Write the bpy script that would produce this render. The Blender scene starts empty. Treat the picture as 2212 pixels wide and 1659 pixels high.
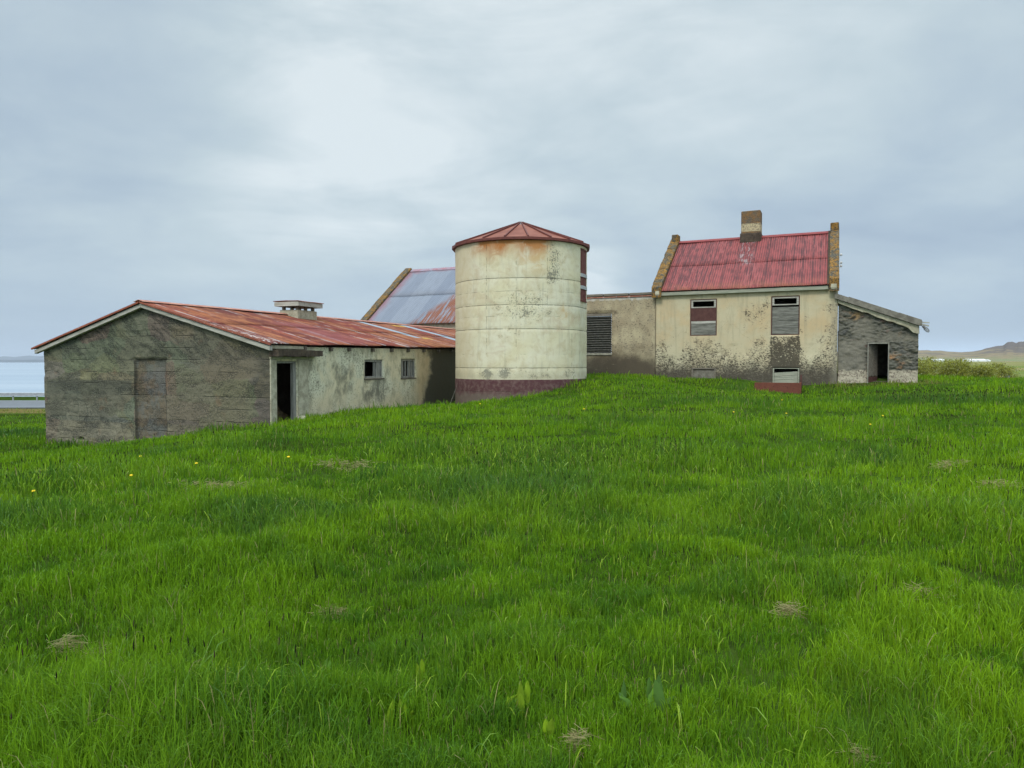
import bpy, bmesh, math, random
import numpy as np
from mathutils import Vector, Matrix
R = math.radians
C = bpy.context.scene
COL = C.collection
random.seed(7)
rng = np.random.default_rng(11)

# ------------------------------------------------------------------ camera
EYE = 1.62
cam = bpy.data.objects.new('camera', bpy.data.cameras.new('camera'))
COL.objects.link(cam)
cam.data.sensor_width = 36.0
cam.data.lens = 1534.0 / 2212.0 * 36.0
cam.data.clip_start = 0.05
cam.data.clip_end = 60000
cam.location = (0, 0, EYE)
cam.rotation_euler = (R(90) - math.atan(48.5 / 1534.0), 0, 0)
C.camera = cam
C.render.resolution_x, C.render.resolution_y = 1024, 768
C.view_settings.view_transform = 'Standard'
C.view_settings.look = 'None'
C.view_settings.exposure = 0.3
C.view_settings.gamma = 1.0

# ------------------------------------------------------------------ node helpers
class G:
    def __init__(s, nt):
        s.t = nt
    def n(s, typ, ins=None, out=0, **pr):
        nd = s.t.nodes.new(typ)
        for k, v in pr.items():
            setattr(nd, k, v)
        for k, v in (ins or {}).items():
            if v is None:
                continue
            sk = nd.inputs[k]
            if isinstance(v, bpy.types.NodeSocket):
                s.t.links.new(v, sk)
            else:
                if sk.type == 'RGBA' and len(v) == 3:
                    v = (*v, 1)
                sk.default_value = v
        return nd.outputs[out]
    def m(s, op, a, b=None, c=None, clamp=False):
        return s.n('ShaderNodeMath', {0: a, 1: b, 2: c}, operation=op, use_clamp=clamp)
    def add(s, a, b): return s.m('ADD', a, b)
    def sub(s, a, b): return s.m('SUBTRACT', a, b)
    def mul(s, a, b, clamp=False): return s.m('MULTIPLY', a, b, clamp=clamp)
    def mx(s, a, b): return s.m('MAXIMUM', a, b)
    def mn(s, a, b): return s.m('MINIMUM', a, b)
    def mix(s, f, a, b, mode='MIX'):
        nd = s.t.nodes.new('ShaderNodeMix')
        nd.data_type = 'RGBA'
        nd.blend_type = mode
        for k, v in ((0, f), (6, a), (7, b)):
            if isinstance(v, bpy.types.NodeSocket):
                s.t.links.new(v, nd.inputs[k])
            elif k == 0:
                nd.inputs[k].default_value = v
            else:
                nd.inputs[k].default_value = (*v[:3], 1)
        return nd.outputs[2]
    def ss(s, v, a, b, lo=0.0, hi=1.0):
        return s.n('ShaderNodeMapRange', {0: v, 1: a, 2: b, 3: lo, 4: hi}, interpolation_type='SMOOTHSTEP')
    def lin(s, v, a, b, lo=0.0, hi=1.0):
        return s.n('ShaderNodeMapRange', {0: v, 1: a, 2: b, 3: lo, 4: hi})
    def vm(s, op, a, b=None, out=0):
        return s.n('ShaderNodeVectorMath', {0: a, 1: b}, out=out, operation=op)
    def sc(s, v, x, y, z):
        return s.vm('MULTIPLY', v, (x, y, z))
    def sep(s, v):
        nd = s.t.nodes.new('ShaderNodeSeparateXYZ')
        s.t.links.new(v, nd.inputs[0])
        return nd.outputs
    def comb(s, x, y, z): return s.n('ShaderNodeCombineXYZ', {0: x, 1: y, 2: z})
    def noise(s, v, scale, detail=4.0, rough=0.55, dist=0.0):
        return s.n('ShaderNodeTexNoise', {'Vector': v, 'Scale': scale, 'Detail': detail, 'Roughness': rough, 'Distortion': dist})
    def noisec(s, v, scale, detail=4.0):
        return s.n('ShaderNodeTexNoise', {'Vector': v, 'Scale': scale, 'Detail': detail}, out=1)
    def voro(s, v, scale, out=0, feature='F1', rand=1.0):
        return s.n('ShaderNodeTexVoronoi', {'Vector': v, 'Scale': scale, 'Randomness': rand}, out=out, feature=feature)
    def white(s, v, out=0, dim='1D'):
        return s.n('ShaderNodeTexWhiteNoise', {('W' if dim == '1D' else 'Vector'): v}, out=out, noise_dimensions=dim)
    def ramp(s, f, stops, out=0):
        nd = s.t.nodes.new('ShaderNodeValToRGB')
        cr = nd.color_ramp
        while len(cr.elements) < len(stops):
            cr.elements.new(0.5)
        for e, (p, c) in zip(cr.elements, stops):
            e.position = p
            e.color = (*c, 1)
        s.t.links.new(f, nd.inputs[0])
        return nd.outputs[0]
    def box(s, x, z, x0, x1, z0, z1, w=0.05):
        a = s.mul(s.ss(x, x0 - w, x0 + w), s.ss(x, x1 + w, x1 - w)) if True else None
        b = s.mul(s.ss(z, z0 - w, z0 + w), s.ss(z, z1 + w, z1 - w))
        return s.mul(a, b)

def ss_np(v, a, b):
    t = np.clip((v - a) / (b - a), 0, 1)
    return t * t * (3 - 2 * t)

GAIN = dict(house_plaster=.88, silo_wall=.93, red_roof=.77, ridge_red=.75, silo_roof=.78, blue_roof=.82, rust_roof=.80, gable_concrete=.76, lichen=.80, chimney=.85, link_plaster=.90, maroon=.8, roof_trim=.8, board=.82, barn_plaster=1.12)
def material(name, fn):
    m = bpy.data.materials.new(name)
    m.use_nodes = True
    nt = m.node_tree
    nt.nodes.clear()
    g = G(nt)
    out = nt.nodes.new('ShaderNodeOutputMaterial')
    co = g.n('ShaderNodeTexCoord', out=3)
    x, y, z = g.sep(co)
    r = fn(g, co, x, y, z)            # dict: col, rough, bump, bs, metal, spec
    b = nt.nodes.new('ShaderNodeBsdfPrincipled')
    def put(k, v):
        if v is None: return
        if isinstance(v, bpy.types.NodeSocket): nt.links.new(v, b.inputs[k])
        else: b.inputs[k].default_value = (*v, 1) if isinstance(v, tuple) and len(v) == 3 else v
    gn = GAIN.get(name, 1.0)
    if gn != 1.0:
        r['col'] = g.mix(1.0, r['col'], (gn, gn, gn), 'MULTIPLY')
    put('Base Color', r.get('col'))
    put('Roughness', r.get('rough', 0.9))
    put('Metallic', r.get('metal', 0.0))
    put('Specular IOR Level', r.get('spec', 0.25))
    put('Alpha', r.get('alpha'))
    if r.get('bump') is not None:
        bp = g.n('ShaderNodeBump', {'Strength': r.get('bs', 0.6), 'Distance': r.get('bd', 0.02), 'Height': r['bump']})
        nt.links.new(bp, b.inputs['Normal'])
    nt.links.new(b.outputs[0], out.inputs[0])
    return m

# ------------------------------------------------------------------ sky and sun
SUN_EL, SUN_AZ = 48.0, 205.0      # azimuth clockwise from +Y: behind the camera, a little to the left
w = bpy.data.worlds.new('World')
C.world = w
w.use_nodes = True
nt = w.node_tree
nt.nodes.clear()
g = G(nt)
d = g.n('ShaderNodeTexCoord', out=0)
dx, dy, dz = g.sep(d)
sky = g.n('ShaderNodeTexSky', sky_type='NISHITA', sun_disc=False, sun_elevation=R(SUN_EL), sun_rotation=R(SUN_AZ))
hgt = g.add(g.mx(dz, 0.0), 0.22)
plane = g.comb(g.m('DIVIDE', dx, hgt), g.m('DIVIDE', dy, hgt), 0.0)
n1 = g.noise(g.vm('ADD', plane, (3.1, 1.7, 0.0)), 0.75, 6.0, 0.52, 0.5)
n2 = g.noise(g.vm('ADD', plane, (9.3, 4.1, 2.0)), 2.6, 5.0, 0.55, 0.3)
def blob(px, py, k, stretch=1.0):
    X, Z = (px - 1106) / 1534.0, -(py - 781) / 1534.0
    v = Vector((X, 1, Z)).normalized()
    df = g.vm('SUBTRACT', d, tuple(v))
    df = g.sc(df, 1.0, 1.0, stretch)
    return g.m('EXPONENT', g.mul(g.vm('DOT_PRODUCT', df, df, out=1), -k))
bright = g.add(g.mul(blob(660, 385, 46, 2.2), 0.34), g.mul(blob(640, 95, 40, 1.6), 0.28))
bright = g.add(bright, g.mul(blob(900, 210, 7, 1.3), 0.16))
bright = g.add(bright, g.mul(blob(1000, 60, 9), 0.42))
bright = g.add(bright, g.mul(blob(1800, 60, 10), 0.30))
bright = g.add(bright, g.mul(blob(1270, 625, 420), 0.75))
bright = g.sub(bright, g.mul(blob(60, 250, 12), 0.26))
bright = g.sub(bright, g.mul(blob(1350, 420, 22, 2.0), 0.12))
bright = g.sub(bright, g.mul(blob(1950, 560, 10), 0.34))
n3 = g.noise(g.vm('ADD', g.sc(plane, 0.8, 1.3, 1), (2.3, 7.7, 5.0)), 1.5, 7.0, 0.58, 0.9)
bright = g.mul(bright, g.ss(n3, 0.30, 0.68, 0.40, 1.10))
f = g.add(g.add(bright, 0.46), g.mul(g.sub(n1, 0.5), 0.85))
f = g.add(f, g.mul(g.sub(n2, 0.5), g.ss(dz, .02, .22, .35, .75)))
cloud = g.ramp(f, [(0.0, (0.345, 0.440, 0.560)), (0.35, (0.445, 0.550, 0.640)), (0.62, (0.560, 0.665, 0.715)), (1.0, (0.760, 0.840, 0.870))])
low = g.ss(dz, 0.16, 0.0)
cloud = g.mix(g.mul(low, 0.55), cloud, (0.385, 0.505, 0.645))
# an overcast sky is brighter overhead and towards the hidden sun behind the camera
st = g.add(g.add(0.83, g.mul(g.ss(dz, 0.48, 0.95), 1.7)), g.mul(g.ss(dy, 0.25, -0.6), 0.95))
bg1 = g.n('ShaderNodeBackground', {0: cloud, 1: st})
bg2 = g.n('ShaderNodeBackground', {0: sky, 1: 0.1})
mixs = g.n('ShaderNodeMixShader', {0: 0.07, 1: bg1, 2: bg2})
wo = nt.nodes.new('ShaderNodeOutputWorld')
nt.links.new(mixs, wo.inputs[0])

sl = bpy.data.lights.new('sun', 'SUN')
sl.energy = 1.5
sl.angle = R(14)
sl.color = (1.0, 0.95, 0.86)
so = bpy.data.objects.new('sun', sl)
COL.objects.link(so)
az = R(SUN_AZ)
to = Vector((math.sin(az) * math.cos(R(SUN_EL)), math.cos(az) * math.cos(R(SUN_EL)), math.sin(R(SUN_EL))))
so.rotation_euler = to.to_track_quat('Z', 'Y').to_euler()
so.location = (0, -20, 40)

# ------------------------------------------------------------------ terrain height
#<H
def _h(ix, iy, seed):
    v = (ix.astype(np.int64) * 374761393 + iy.astype(np.int64) * 668265263 + seed * 982451653) & 0xffffffff
    v = ((v ^ (v >> 13)) * 1274126177) & 0xffffffff
    v = v ^ (v >> 16)
    return v / 4294967295.0
def vn(x, y, seed=0):
    ix, iy = np.floor(x), np.floor(y)
    fx, fy = x - ix, y - iy
    fx, fy = fx * fx * (3 - 2 * fx), fy * fy * (3 - 2 * fy)
    a, b = _h(ix, iy, seed), _h(ix + 1, iy, seed)
    c, e = _h(ix, iy + 1, seed), _h(ix + 1, iy + 1, seed)
    return (a + (b - a) * fx) * (1 - fy) + (c + (e - c) * fx) * fy
def fbm(x, y, seed=0, o=4):
    s, a, t = 0.0, 1.0, 0.0
    for k in range(o):
        s = s + a * vn(x * 2 ** k + 17.3 * k, y * 2 ** k - 9.1 * k, seed + k)
        t += a
        a *= 0.5
    return s / t
CT = np.array([(0,0,0),(-4,2,-.03),(4,2,.05),(0,-6,-.1),(-8,-3,-.2),(8,-3,.1),(0,7,0),(-7,8,-.2),(7,8,.15),(14,10,.25),(-14,10,-.6),
 (0,14,.05),(-7,15,-.2),(8,15,.25),(16,17,.35),(-15,17,-.95),(-7,20.3,-.26),(-9.5,21.3,-.6),(-12,22.3,-1.02),(-15.6,23.7,-1.12),(-19,23,-1.2),
 (-5,25.2,-.1),(-2.6,31.8,-.28),(-2.2,27.6,-.12),(.36,25.7,.36),(2.95,28.2,1.0),(3.6,33.8,.97),(6.6,32.9,.86),(10,31.3,.76),(13.7,30,.68),
 (16.6,28.7,.76),(11.6,29.3,.20),(12.3,28.9,.20),(10.4,29.6,.24),(9.4,29.9,.34),(12.0,28.0,.26),(8,28,.36),(19,26,.66),(22,35,.72),(26,41,.6),(30,30,.7),(10,22,.33),(3,22,.33),(34,55,.27),(-22,32,-1.5),
 (-30,45,-1.9),(-35,56,-2.1),(-20,56,-2.1),(20,55,.2),(-5,50,-.8),(45,40,.4),(-40,30,-1.8),(-12,40,-1.0)], float)
def _tps(r2): return 0.5 * r2 * np.log(r2 + 1e-9)
def _solve():
    n = len(CT)
    d2 = ((CT[:, None, :2] - CT[None, :, :2]) ** 2).sum(2)
    A = np.zeros((n + 3, n + 3))
    A[:n, :n] = _tps(d2) + np.eye(n) * 0.08
    A[:n, n] = 1; A[:n, n + 1:] = CT[:, :2]
    A[n, :n] = 1; A[n + 1:, :n] = CT[:, :2].T
    return np.linalg.solve(A, np.concatenate([CT[:, 2], np.zeros(3)]))
WT = _solve()
def sm(v, a, b):
    t = np.clip((v - a) / (b - a), 0, 1)
    return t * t * (3 - 2 * t)
def ground(x, y):
    x = np.atleast_1d(np.asarray(x, float)); y = np.atleast_1d(np.asarray(y, float))
    xc, yc = np.clip(x, -45, 48), np.clip(y, -10, 58)
    z = WT[-3] + WT[-2] * xc + WT[-1] * yc
    for i in range(len(CT)):
        z = z + WT[i] * _tps((xc - CT[i, 0]) ** 2 + (yc - CT[i, 1]) ** 2)
    r = np.hypot(x, y)
    near = 1 - sm(r, 44, 60)
    side = sm(x, -6, 22)
    zl = -2.1 - 0.05 * sm(y, 66, 75) - 12.0 * sm(y, 76, 110) + 1.9 * sm(y, 40, -20)
    zr = 0.3 + 1.2 * sm(r, 120, 900) - 0.5 * sm(y, 30, -20) + (fbm(x / 60, y / 60, 5, 3) - .5) * 1.0 * sm(r, 60, 200)
    zf = zl * (1 - side) + zr * side
    z = z * near + zf * (1 - near)
    u = (fbm(x / 1.2, y / .95, 21, 2) - .5) * .26 + (fbm(x / 4.2, y / 2.6, 31, 2) - .5) * .24
    road = sm(y, 53, 56) * (1 - sm(y, 69, 72)) * (1 - side)
    return z + u * (1 - sm(r, 60, 90)) * (1 - road) * (0.35 + 0.65 * (1 - sm(r, 18, 24)))
#>H

# ------------------------------------------------------------------ object helpers
def tag(o, label=None, cat=None, group=None, kind=None):
    if label: o['label'] = label
    if cat: o['category'] = cat
    if group: o['group'] = group
    if kind: o['kind'] = kind
    return o
def thing(name, label, cat, loc=(0, 0, 0), rz=0.0, group=None):
    o = bpy.data.objects.new(name, None)
    o.empty_display_size = 0.3
    COL.objects.link(o)
    o.location = loc
    o.rotation_euler = (0, 0, rz)
    return tag(o, label, cat, group)
def baseZ(o):
    z = 0.0
    while o is not None:
        z += o.location.z
        o = o.parent
    return z
def link(name, me, mat, parent=None):
    o = bpy.data.objects.new(name, me)
    COL.objects.link(o)
    if mat is not None:
        me.materials.append(mat)
    o.parent = parent
    return o
class MB:
    def __init__(s):
        s.v, s.f, s.uv = [], [], None
    def hexa(s, p):
        b = len(s.v); s.v += [tuple(q) for q in p]
        for f in ((0,3,2,1),(4,5,6,7),(0,1,5,4),(1,2,6,5),(2,3,7,6),(3,0,4,7)):
            s.f.append(tuple(b + i for i in f))
        return s
    def box(s, x0, x1, y0, y1, z0, z1, j=0.0):
        q = lambda: random.uniform(-j, j)
        return s.hexa([(x + q(), y + q(), z + q()) for x, y, z in ((x0,y0,z0),(x1,y0,z0),(x1,y1,z0),(x0,y1,z0),(x0,y0,z1),(x1,y0,z1),(x1,y1,z1),(x0,y1,z1))])
    def prism(s, poly, ax, a0, a1):
        n = len(poly); b = len(s.v)
        def P(p, q, a): return (a, p, q) if ax == 'x' else ((p, a, q) if ax == 'y' else (p, q, a))
        s.v += [P(p, q, a0) for p, q in poly] + [P(p, q, a1) for p, q in poly]
        s.f.append(tuple(range(b, b + n))); s.f.append(tuple(range(b + 2 * n - 1, b + n - 1, -1)))
        for i in range(n):
            k = (i + 1) % n
            s.f.append((b + i, b + n + i, b + n + k, b + k))
        return s
    def tube(s, pts, r, seg=6, r1=None):
        pts = [Vector(p) for p in pts]
        n = len(pts); b = len(s.v)
        for i, p in enumerate(pts):
            t = (pts[min(i + 1, n - 1)] - pts[max(i - 1, 0)]).normalized()
            a = t.orthogonal().normalized(); c = t.cross(a)
            rr = r if r1 is None else r + (r1 - r) * i / (n - 1)
            if isinstance(r, (list, tuple)): rr = r[i]
            for k in range(seg):
                q = 2 * math.pi * k / seg
                s.v.append(tuple(p + a * math.cos(q) * rr + c * math.sin(q) * rr))
        for i in range(n - 1):
            for k in range(seg):
                l = (k + 1) % seg
                s.f.append((b + i * seg + k, b + i * seg + l, b + (i + 1) * seg + l, b + (i + 1) * seg + k))
        s.f.append(tuple(b + k for k in range(seg - 1, -1, -1)))
        s.f.append(tuple(b + (n - 1) * seg + k for k in range(seg)))
        return s
    def build(s, name, mat, parent=None, bevel=0.0, smooth=False, recalc=True):
        dz = baseZ(parent) if parent is not None else 0.0
        me = bpy.data.meshes.new(name)
        me.from_pydata([(x, y, z - dz) for x, y, z in s.v], [], s.f)
        if recalc:
            bm = bmesh.new(); bm.from_mesh(me)
            bmesh.ops.recalc_face_normals(bm, faces=bm.faces)
            bm.to_mesh(me); bm.free()
        if smooth:
            me.shade_smooth()
        o = link(name, me, mat, parent)
        if bevel:
            m = o.modifiers.new('bevel', 'BEVEL'); m.width = bevel; m.segments = 1; m.limit_method = 'ANGLE'
        return o

def np_mesh(name, V, F, mat, parent=None, cols=None, uv=None, smooth=False):
    """V (n,3); F list of (m,k) index arrays; cols (n,4) point colours; uv (n,2) per vertex."""
    me = bpy.data.meshes.new(name)
    dz = baseZ(parent) if parent is not None else 0.0
    V = np.asarray(V, np.float32).copy(); V[:, 2] -= dz
    me.vertices.add(len(V)); me.vertices.foreach_set('co', V.ravel())
    F = [np.asarray(f, np.int32) for f in F if len(f)]
    idx = np.concatenate([f.ravel() for f in F])
    tot = np.concatenate([np.full(len(f), f.shape[1], np.int32) for f in F])
    st = np.concatenate([[0], np.cumsum(tot)[:-1]]).astype(np.int32)
    me.loops.add(len(idx)); me.loops.foreach_set('vertex_index', idx)
    me.polygons.add(len(tot)); me.polygons.foreach_set('loop_start', st)
    try: me.polygons.foreach_set('loop_total', tot)
    except Exception: pass
    if uv is not None:
        ul = me.uv_layers.new(name='UVMap')
        ul.data.foreach_set('uv', np.asarray(uv, np.float32)[idx].ravel())
    me.update(calc_edges=True)
    if cols is not None:
        a = me.color_attributes.new('tint', 'FLOAT_COLOR', 'POINT')
        a.data.foreach_set('color', np.asarray(cols, np.float32).ravel())
    if smooth: me.shade_smooth()
    return link(name, me, mat, parent)

def wall(name, mp, s0, s1, z0, top, holes, thick, step, mat, parent, disp=None, cols=None, extra_s=(), smooth=True):
    """A wall with thickness and rectangular openings; mp(s, n, z) gives local points, n grows outwards."""
    S = set(np.round(np.linspace(s0, s1, max(2, int((s1 - s0) / step) + 1)), 4))
    zt = max(top(s) for s in np.linspace(s0, s1, 60))
    for e in extra_s: zt = max(zt, top(e))
    Z = set(np.round(np.linspace(z0, zt, max(2, int((zt - z0) / step) + 1)), 4))
    hs = sorted({v for h in holes for v in h[:2]} | set(extra_s)); hz = sorted({v for h in holes for v in h[2:]})
    S = sorted([v for v in S if all(abs(v - q) > step * .4 for q in hs)] + hs)
    Z = sorted([v for v in Z if all(abs(v - q) > step * .4 for q in hz)] + hz)
    S, Z = np.array(S), np.array(Z)
    SS, ZZ = np.meshgrid(S, Z, indexing='ij')
    T = np.array([top(s) for s in S])
    ZC = np.minimum(ZZ, T[:, None])
    N = disp(SS, ZC) if disp is not None else np.zeros_like(SS)
    ni, nj = SS.shape
    idx = np.arange(ni * nj).reshape(ni, nj)
    cs, cz = (S[:-1] + S[1:]) / 2, (Z[:-1] + Z[1:]) / 2
    ok = (ZC[:-1, 1:] - ZC[:-1, :-1] > 1e-5) | (ZC[1:, 1:] - ZC[1:, :-1] > 1e-5)
    for h in holes:
        ok &= ~(((cs > h[0]) & (cs < h[1]))[:, None] & ((cz > h[2]) & (cz < h[3]))[None, :])
    I, J = np.nonzero(ok)
    q = np.stack([idx[I, J], idx[I + 1, J], idx[I + 1, J + 1], idx[I, J + 1]], 1)
    from collections import Counter
    cnt = Counter()
    dirs = {}
    for a in q.tolist():
        for k in range(4):
            e = (a[k], a[(k + 1) % 4]); ky = (min(e), max(e))
            cnt[ky] += 1; dirs[ky] = e
    n = ni * nj
    front = np.array([mp(s, nn, z) for s, nn, z in zip(SS.ravel(), N.ravel(), ZC.ravel())])
    back = np.array([mp(s, -thick, z) for s, z in zip(SS.ravel(), ZC.ravel())])
    bq = q[:, ::-1] + n
    rim = np.array([(dirs[k][1], dirs[k][0], dirs[k][0] + n, dirs[k][1] + n) for k, c in cnt.items() if c == 1])
    V = np.concatenate([front, back])
    cc = None
    if cols is not None:
        c1 = cols(SS, ZC).reshape(-1, 4); cc = np.concatenate([c1, c1])
    o = np_mesh(name, V, [q, bq, rim], mat, parent, cols=cc)
    bm = bmesh.new(); bm.from_mesh(o.data)
    bmesh.ops.dissolve_degenerate(bm, dist=1e-5, edges=bm.edges)
    bmesh.ops.recalc_face_normals(bm, faces=bm.faces)
    bm.to_mesh(o.data); bm.free()
    return o

def sheet(name, E0, E1, T0, T1, pitch, amp, mat, parent, rows=10, laps=(0.5,), ragged=0.02, thick=0.004, seed=1, sheetw=0.85, over=0.0):
    """Corrugated sheets from the eave E0-E1 up to the top edge T0-T1, courses lapped, each sheet slightly off its neighbour."""
    E0, E1, T0, T1 = map(Vector, (E0, E1, T0, T1))
    r = random.Random(seed)
    L = (E1 - E0).length
    nu = int(L / pitch * 8)
    sl = ((T0 - E0).length + (T1 - E1).length) / 2
    nrm = (E1 - E0).cross(T0 - E0).normalized()
    if nrm.z < 0: nrm = -nrm
    cuts = [0.0] + list(laps) + [1.0]
    nsh = int(L / sheetw) + 2
    V, F, UV = [], [], []
    for c in range(len(cuts) - 1):
        offs = [r.uniform(-ragged, ragged * .6) for _ in range(nsh)]
        lift = [r.uniform(0, .005) for _ in range(nsh)]
        v0, v1 = cuts[c], cuts[c + 1]
        b = len(V)
        nr = max(3, int(rows * (v1 - v0)) + 1)
        for i in range(nu + 1):
            u = i / nu * L
            k = min(int(u / sheetw), nsh - 1)
            a0, a1 = E0.lerp(E1, i / nu), T0.lerp(T1, i / nu)
            h = amp * math.cos(2 * math.pi * u / pitch)
            for j in range(nr + 1):
                v = v0 + (v1 - v0) * j / nr
                if j == 0: v += offs[k] / sl - (0.03 if c else 0)
                sag = 0.012 * math.sin(u * .9 + 3 * v + seed) + 0.008 * math.sin(u * 2.3 + v * 7 + seed * 2)
                p = a0.lerp(a1, v) + nrm * (h + sag + lift[k] + (0.014 * (1 - j / nr) if c else 0.0))
                V.append(tuple(p)); UV.append((u, v * sl))
        W = nr + 1
        for i in range(nu):
            for j in range(nr):
                F.append((b + i * W + j, b + (i + 1) * W + j, b + (i + 1) * W + j + 1, b + i * W + j + 1))
    o = np_mesh(name, np.array(V), [np.array(F)], mat, parent, uv=np.array(UV), smooth=True)
    m = o.modifiers.new('solid', 'SOLIDIFY'); m.thickness = thick; m.offset = -1
    return o

# ------------------------------------------------------------------ materials
def uvxy(g):
    uv = g.n('ShaderNodeTexCoord', out=2)
    u, v, _ = g.sep(uv)
    return uv, u, v

def m_house(g, co, x, y, z):
    z = g.add(z, -0.2)          # back to metres above the camera's ground
    zz = g.sub(z, 0.8)
    big = g.noise(co, 0.8, 4.0, 0.6)
    med = g.noise(g.sc(co, 1, 1, .8), 3.0, 6.0, 0.62)
    base = g.mix(g.ss(big, .38, .62), (.58, .435, .25), (.57, .49, .32))
    base = g.mix(g.mul(g.ss(med, .45, .75), .55), base, (.50, .41, .255))
    base = g.mix(g.mul(g.ss(z, 3.4, 4.6), .35), base, (.57, .53, .36))
    # patch where the paint peeled to a paler coat low on the wall
    low = g.ss(g.add(zz, g.mul(g.sub(big, .5), 1.6)), 2.3, .9)
    base = g.mix(g.mul(low, .55), base, (.60, .55, .38))
    drip = g.noise(g.sc(co, 2.4, 1, .20), 1.8, 6, .70, .2)
    base = g.mix(g.mul(g.ss(drip, .50, .66), .42), base, (.36, .31, .205))
    base = g.mix(g.mul(g.ss(g.noise(co, 6.0, 6, .75), .52, .66), .30), base, (.38, .32, .20))
    # clusters of dark specks (moss in chipped plaster)
    sp = g.add(g.mul(g.noise(g.sc(co, .8, 1, 1.15), 15.0, 7.0, 0.80, 0.6), .80), g.mul(g.noise(g.sc(co, 1, 1, .7), 4.5, 5.0, 0.68, .3), .20))
    cl = g.noise(co, 1.15, 5.0, 0.62)
    d1 = g.add(g.mul(g.ss(zz, 2.5, .0), .30), g.mul(g.ss(cl, .42, .68), .21))
    d1 = g.add(d1, g.mul(g.box(x, z, -3.55, -2.75, 2.9, 4.3, .3), .185))
    d1 = g.add(d1, g.mul(g.box(x, z, -2.70, -1.45, 1.1, 2.75, .08), .21))
    d1 = g.add(d1, g.mul(g.box(x, z, -6.0, -5.0, 1.5, 2.75, .2), .13))
    d1 = g.add(d1, g.mul(g.box(x, z, -0.55, .3, 0, 4.2, .4), .165))
    th = g.mx(g.sub(.755, d1), g.sub(g.lin(zz, 0, 1.2, .450, .515), g.mul(g.box(x, z, -2.66, -1.47, 1.1, 2.74, .06), .085)))
    mask = g.ss(g.sub(sp, th), -.02, .035)
    dark = g.mix(g.noise(co, 9, 3), (.016, .016, .013), (.09, .07, .05))
    col = g.mix(g.mul(mask, .92), base, dark)
    # damp dark band at the foot of the wall
    foot = g.ss(g.add(zz, g.mul(g.sub(g.noise(g.sc(co, 1, 1, 2.5), 2.2, 5.0, .65), .5), 1.3)), .95, .15)
    col = g.mix(g.mul(foot, g.ss(sp, .56, .44, .35, .9)), col, (.085, .072, .056))
    # seam against the wing, thin cracks
    crk = g.ss(g.voro(g.vm('ADD', co, g.sc(g.noisec(co, 2.0), .5, .5, .5)), .55, feature='DISTANCE_TO_EDGE'), .004, .0)
    col = g.mix(g.mul(g.ss(g.add(x, g.mul(g.sub(med, .5), .5)), -.42, -.02), .5), col, (.30, .27, .20))
    col = g.mix(g.mul(crk, .45), col, (.22, .17, .10))
    col = g.mix(g.mul(g.ss(x, -7.66, -7.74), .8), col, (.08, .06, .045))
    bump = g.add(g.mul(med, .5), g.add(g.mul(mask, -.8), g.mul(g.noise(co, 40, 3), .25)))
    return dict(col=col, bump=bump, bs=.55, bd=.015)
def m_link(g, co, x, y, z):
    z = g.add(z, -0.2)
    zz = g.sub(z, 0.8)
    big = g.noise(co, .9, 5.0, 0.6, .3)
    med = g.noise(g.sc(co, 1, 1, .6), 3.5, 6.0, 0.65)
    base = g.mix(g.ss(big, .36, .64), (.36, .285, .18), (.50, .42, .27))
    base = g.mix(g.mul(g.ss(med, .42, .7), .7), base, (.30, .25, .17))
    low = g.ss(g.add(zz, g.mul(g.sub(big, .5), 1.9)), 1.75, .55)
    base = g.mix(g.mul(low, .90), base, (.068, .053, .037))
    sp = g.noise(g.sc(co, 1, 1, 1.6), 13.0, 6.0, .66)
    base = g.mix(g.mul(g.ss(sp, .52, .62), g.mul(g.ss(med, .36, .56), .85)), base, (.07, .055, .04))
    lt = g.mul(g.ss(g.noise(g.sc(co, .5, 1, 3), 5, 5, .7), .62, .72), low)
    base = g.mix(g.mul(lt, .6), base, (.40, .33, .22))
    base = g.mix(g.mul(g.ss(g.add(z, g.mul(g.sub(med, .5), .5)), 4.50, 4.62), g.ss(x, -10.2, -9.6)), base, (.62, .58, .50))
    run = g.mul(g.box(x, z, -12.5, -9.78, 0, 1.98, .06), .45)
    base = g.mix(run, base, (.07, .055, .04))
    return dict(col=base, bump=g.add(g.mul(med, .8), g.mul(g.noise(co, 30, 4), .4)), bs=.7, bd=.02)
SEAMS = [5.58, 5.14, 4.66, 4.18, 3.69, 3.27, 2.81, 2.33, 1.88, 1.38, .50]
STRONG = {4.66: 1, 3.69: 1, 2.81: 1, 1.38: 1, 4.18: .55, .50: .7, 5.14: .2, 3.27: .35, 1.88: .3, 5.58: .12, 2.33: .2}
SILO_Z = -0.1
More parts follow.
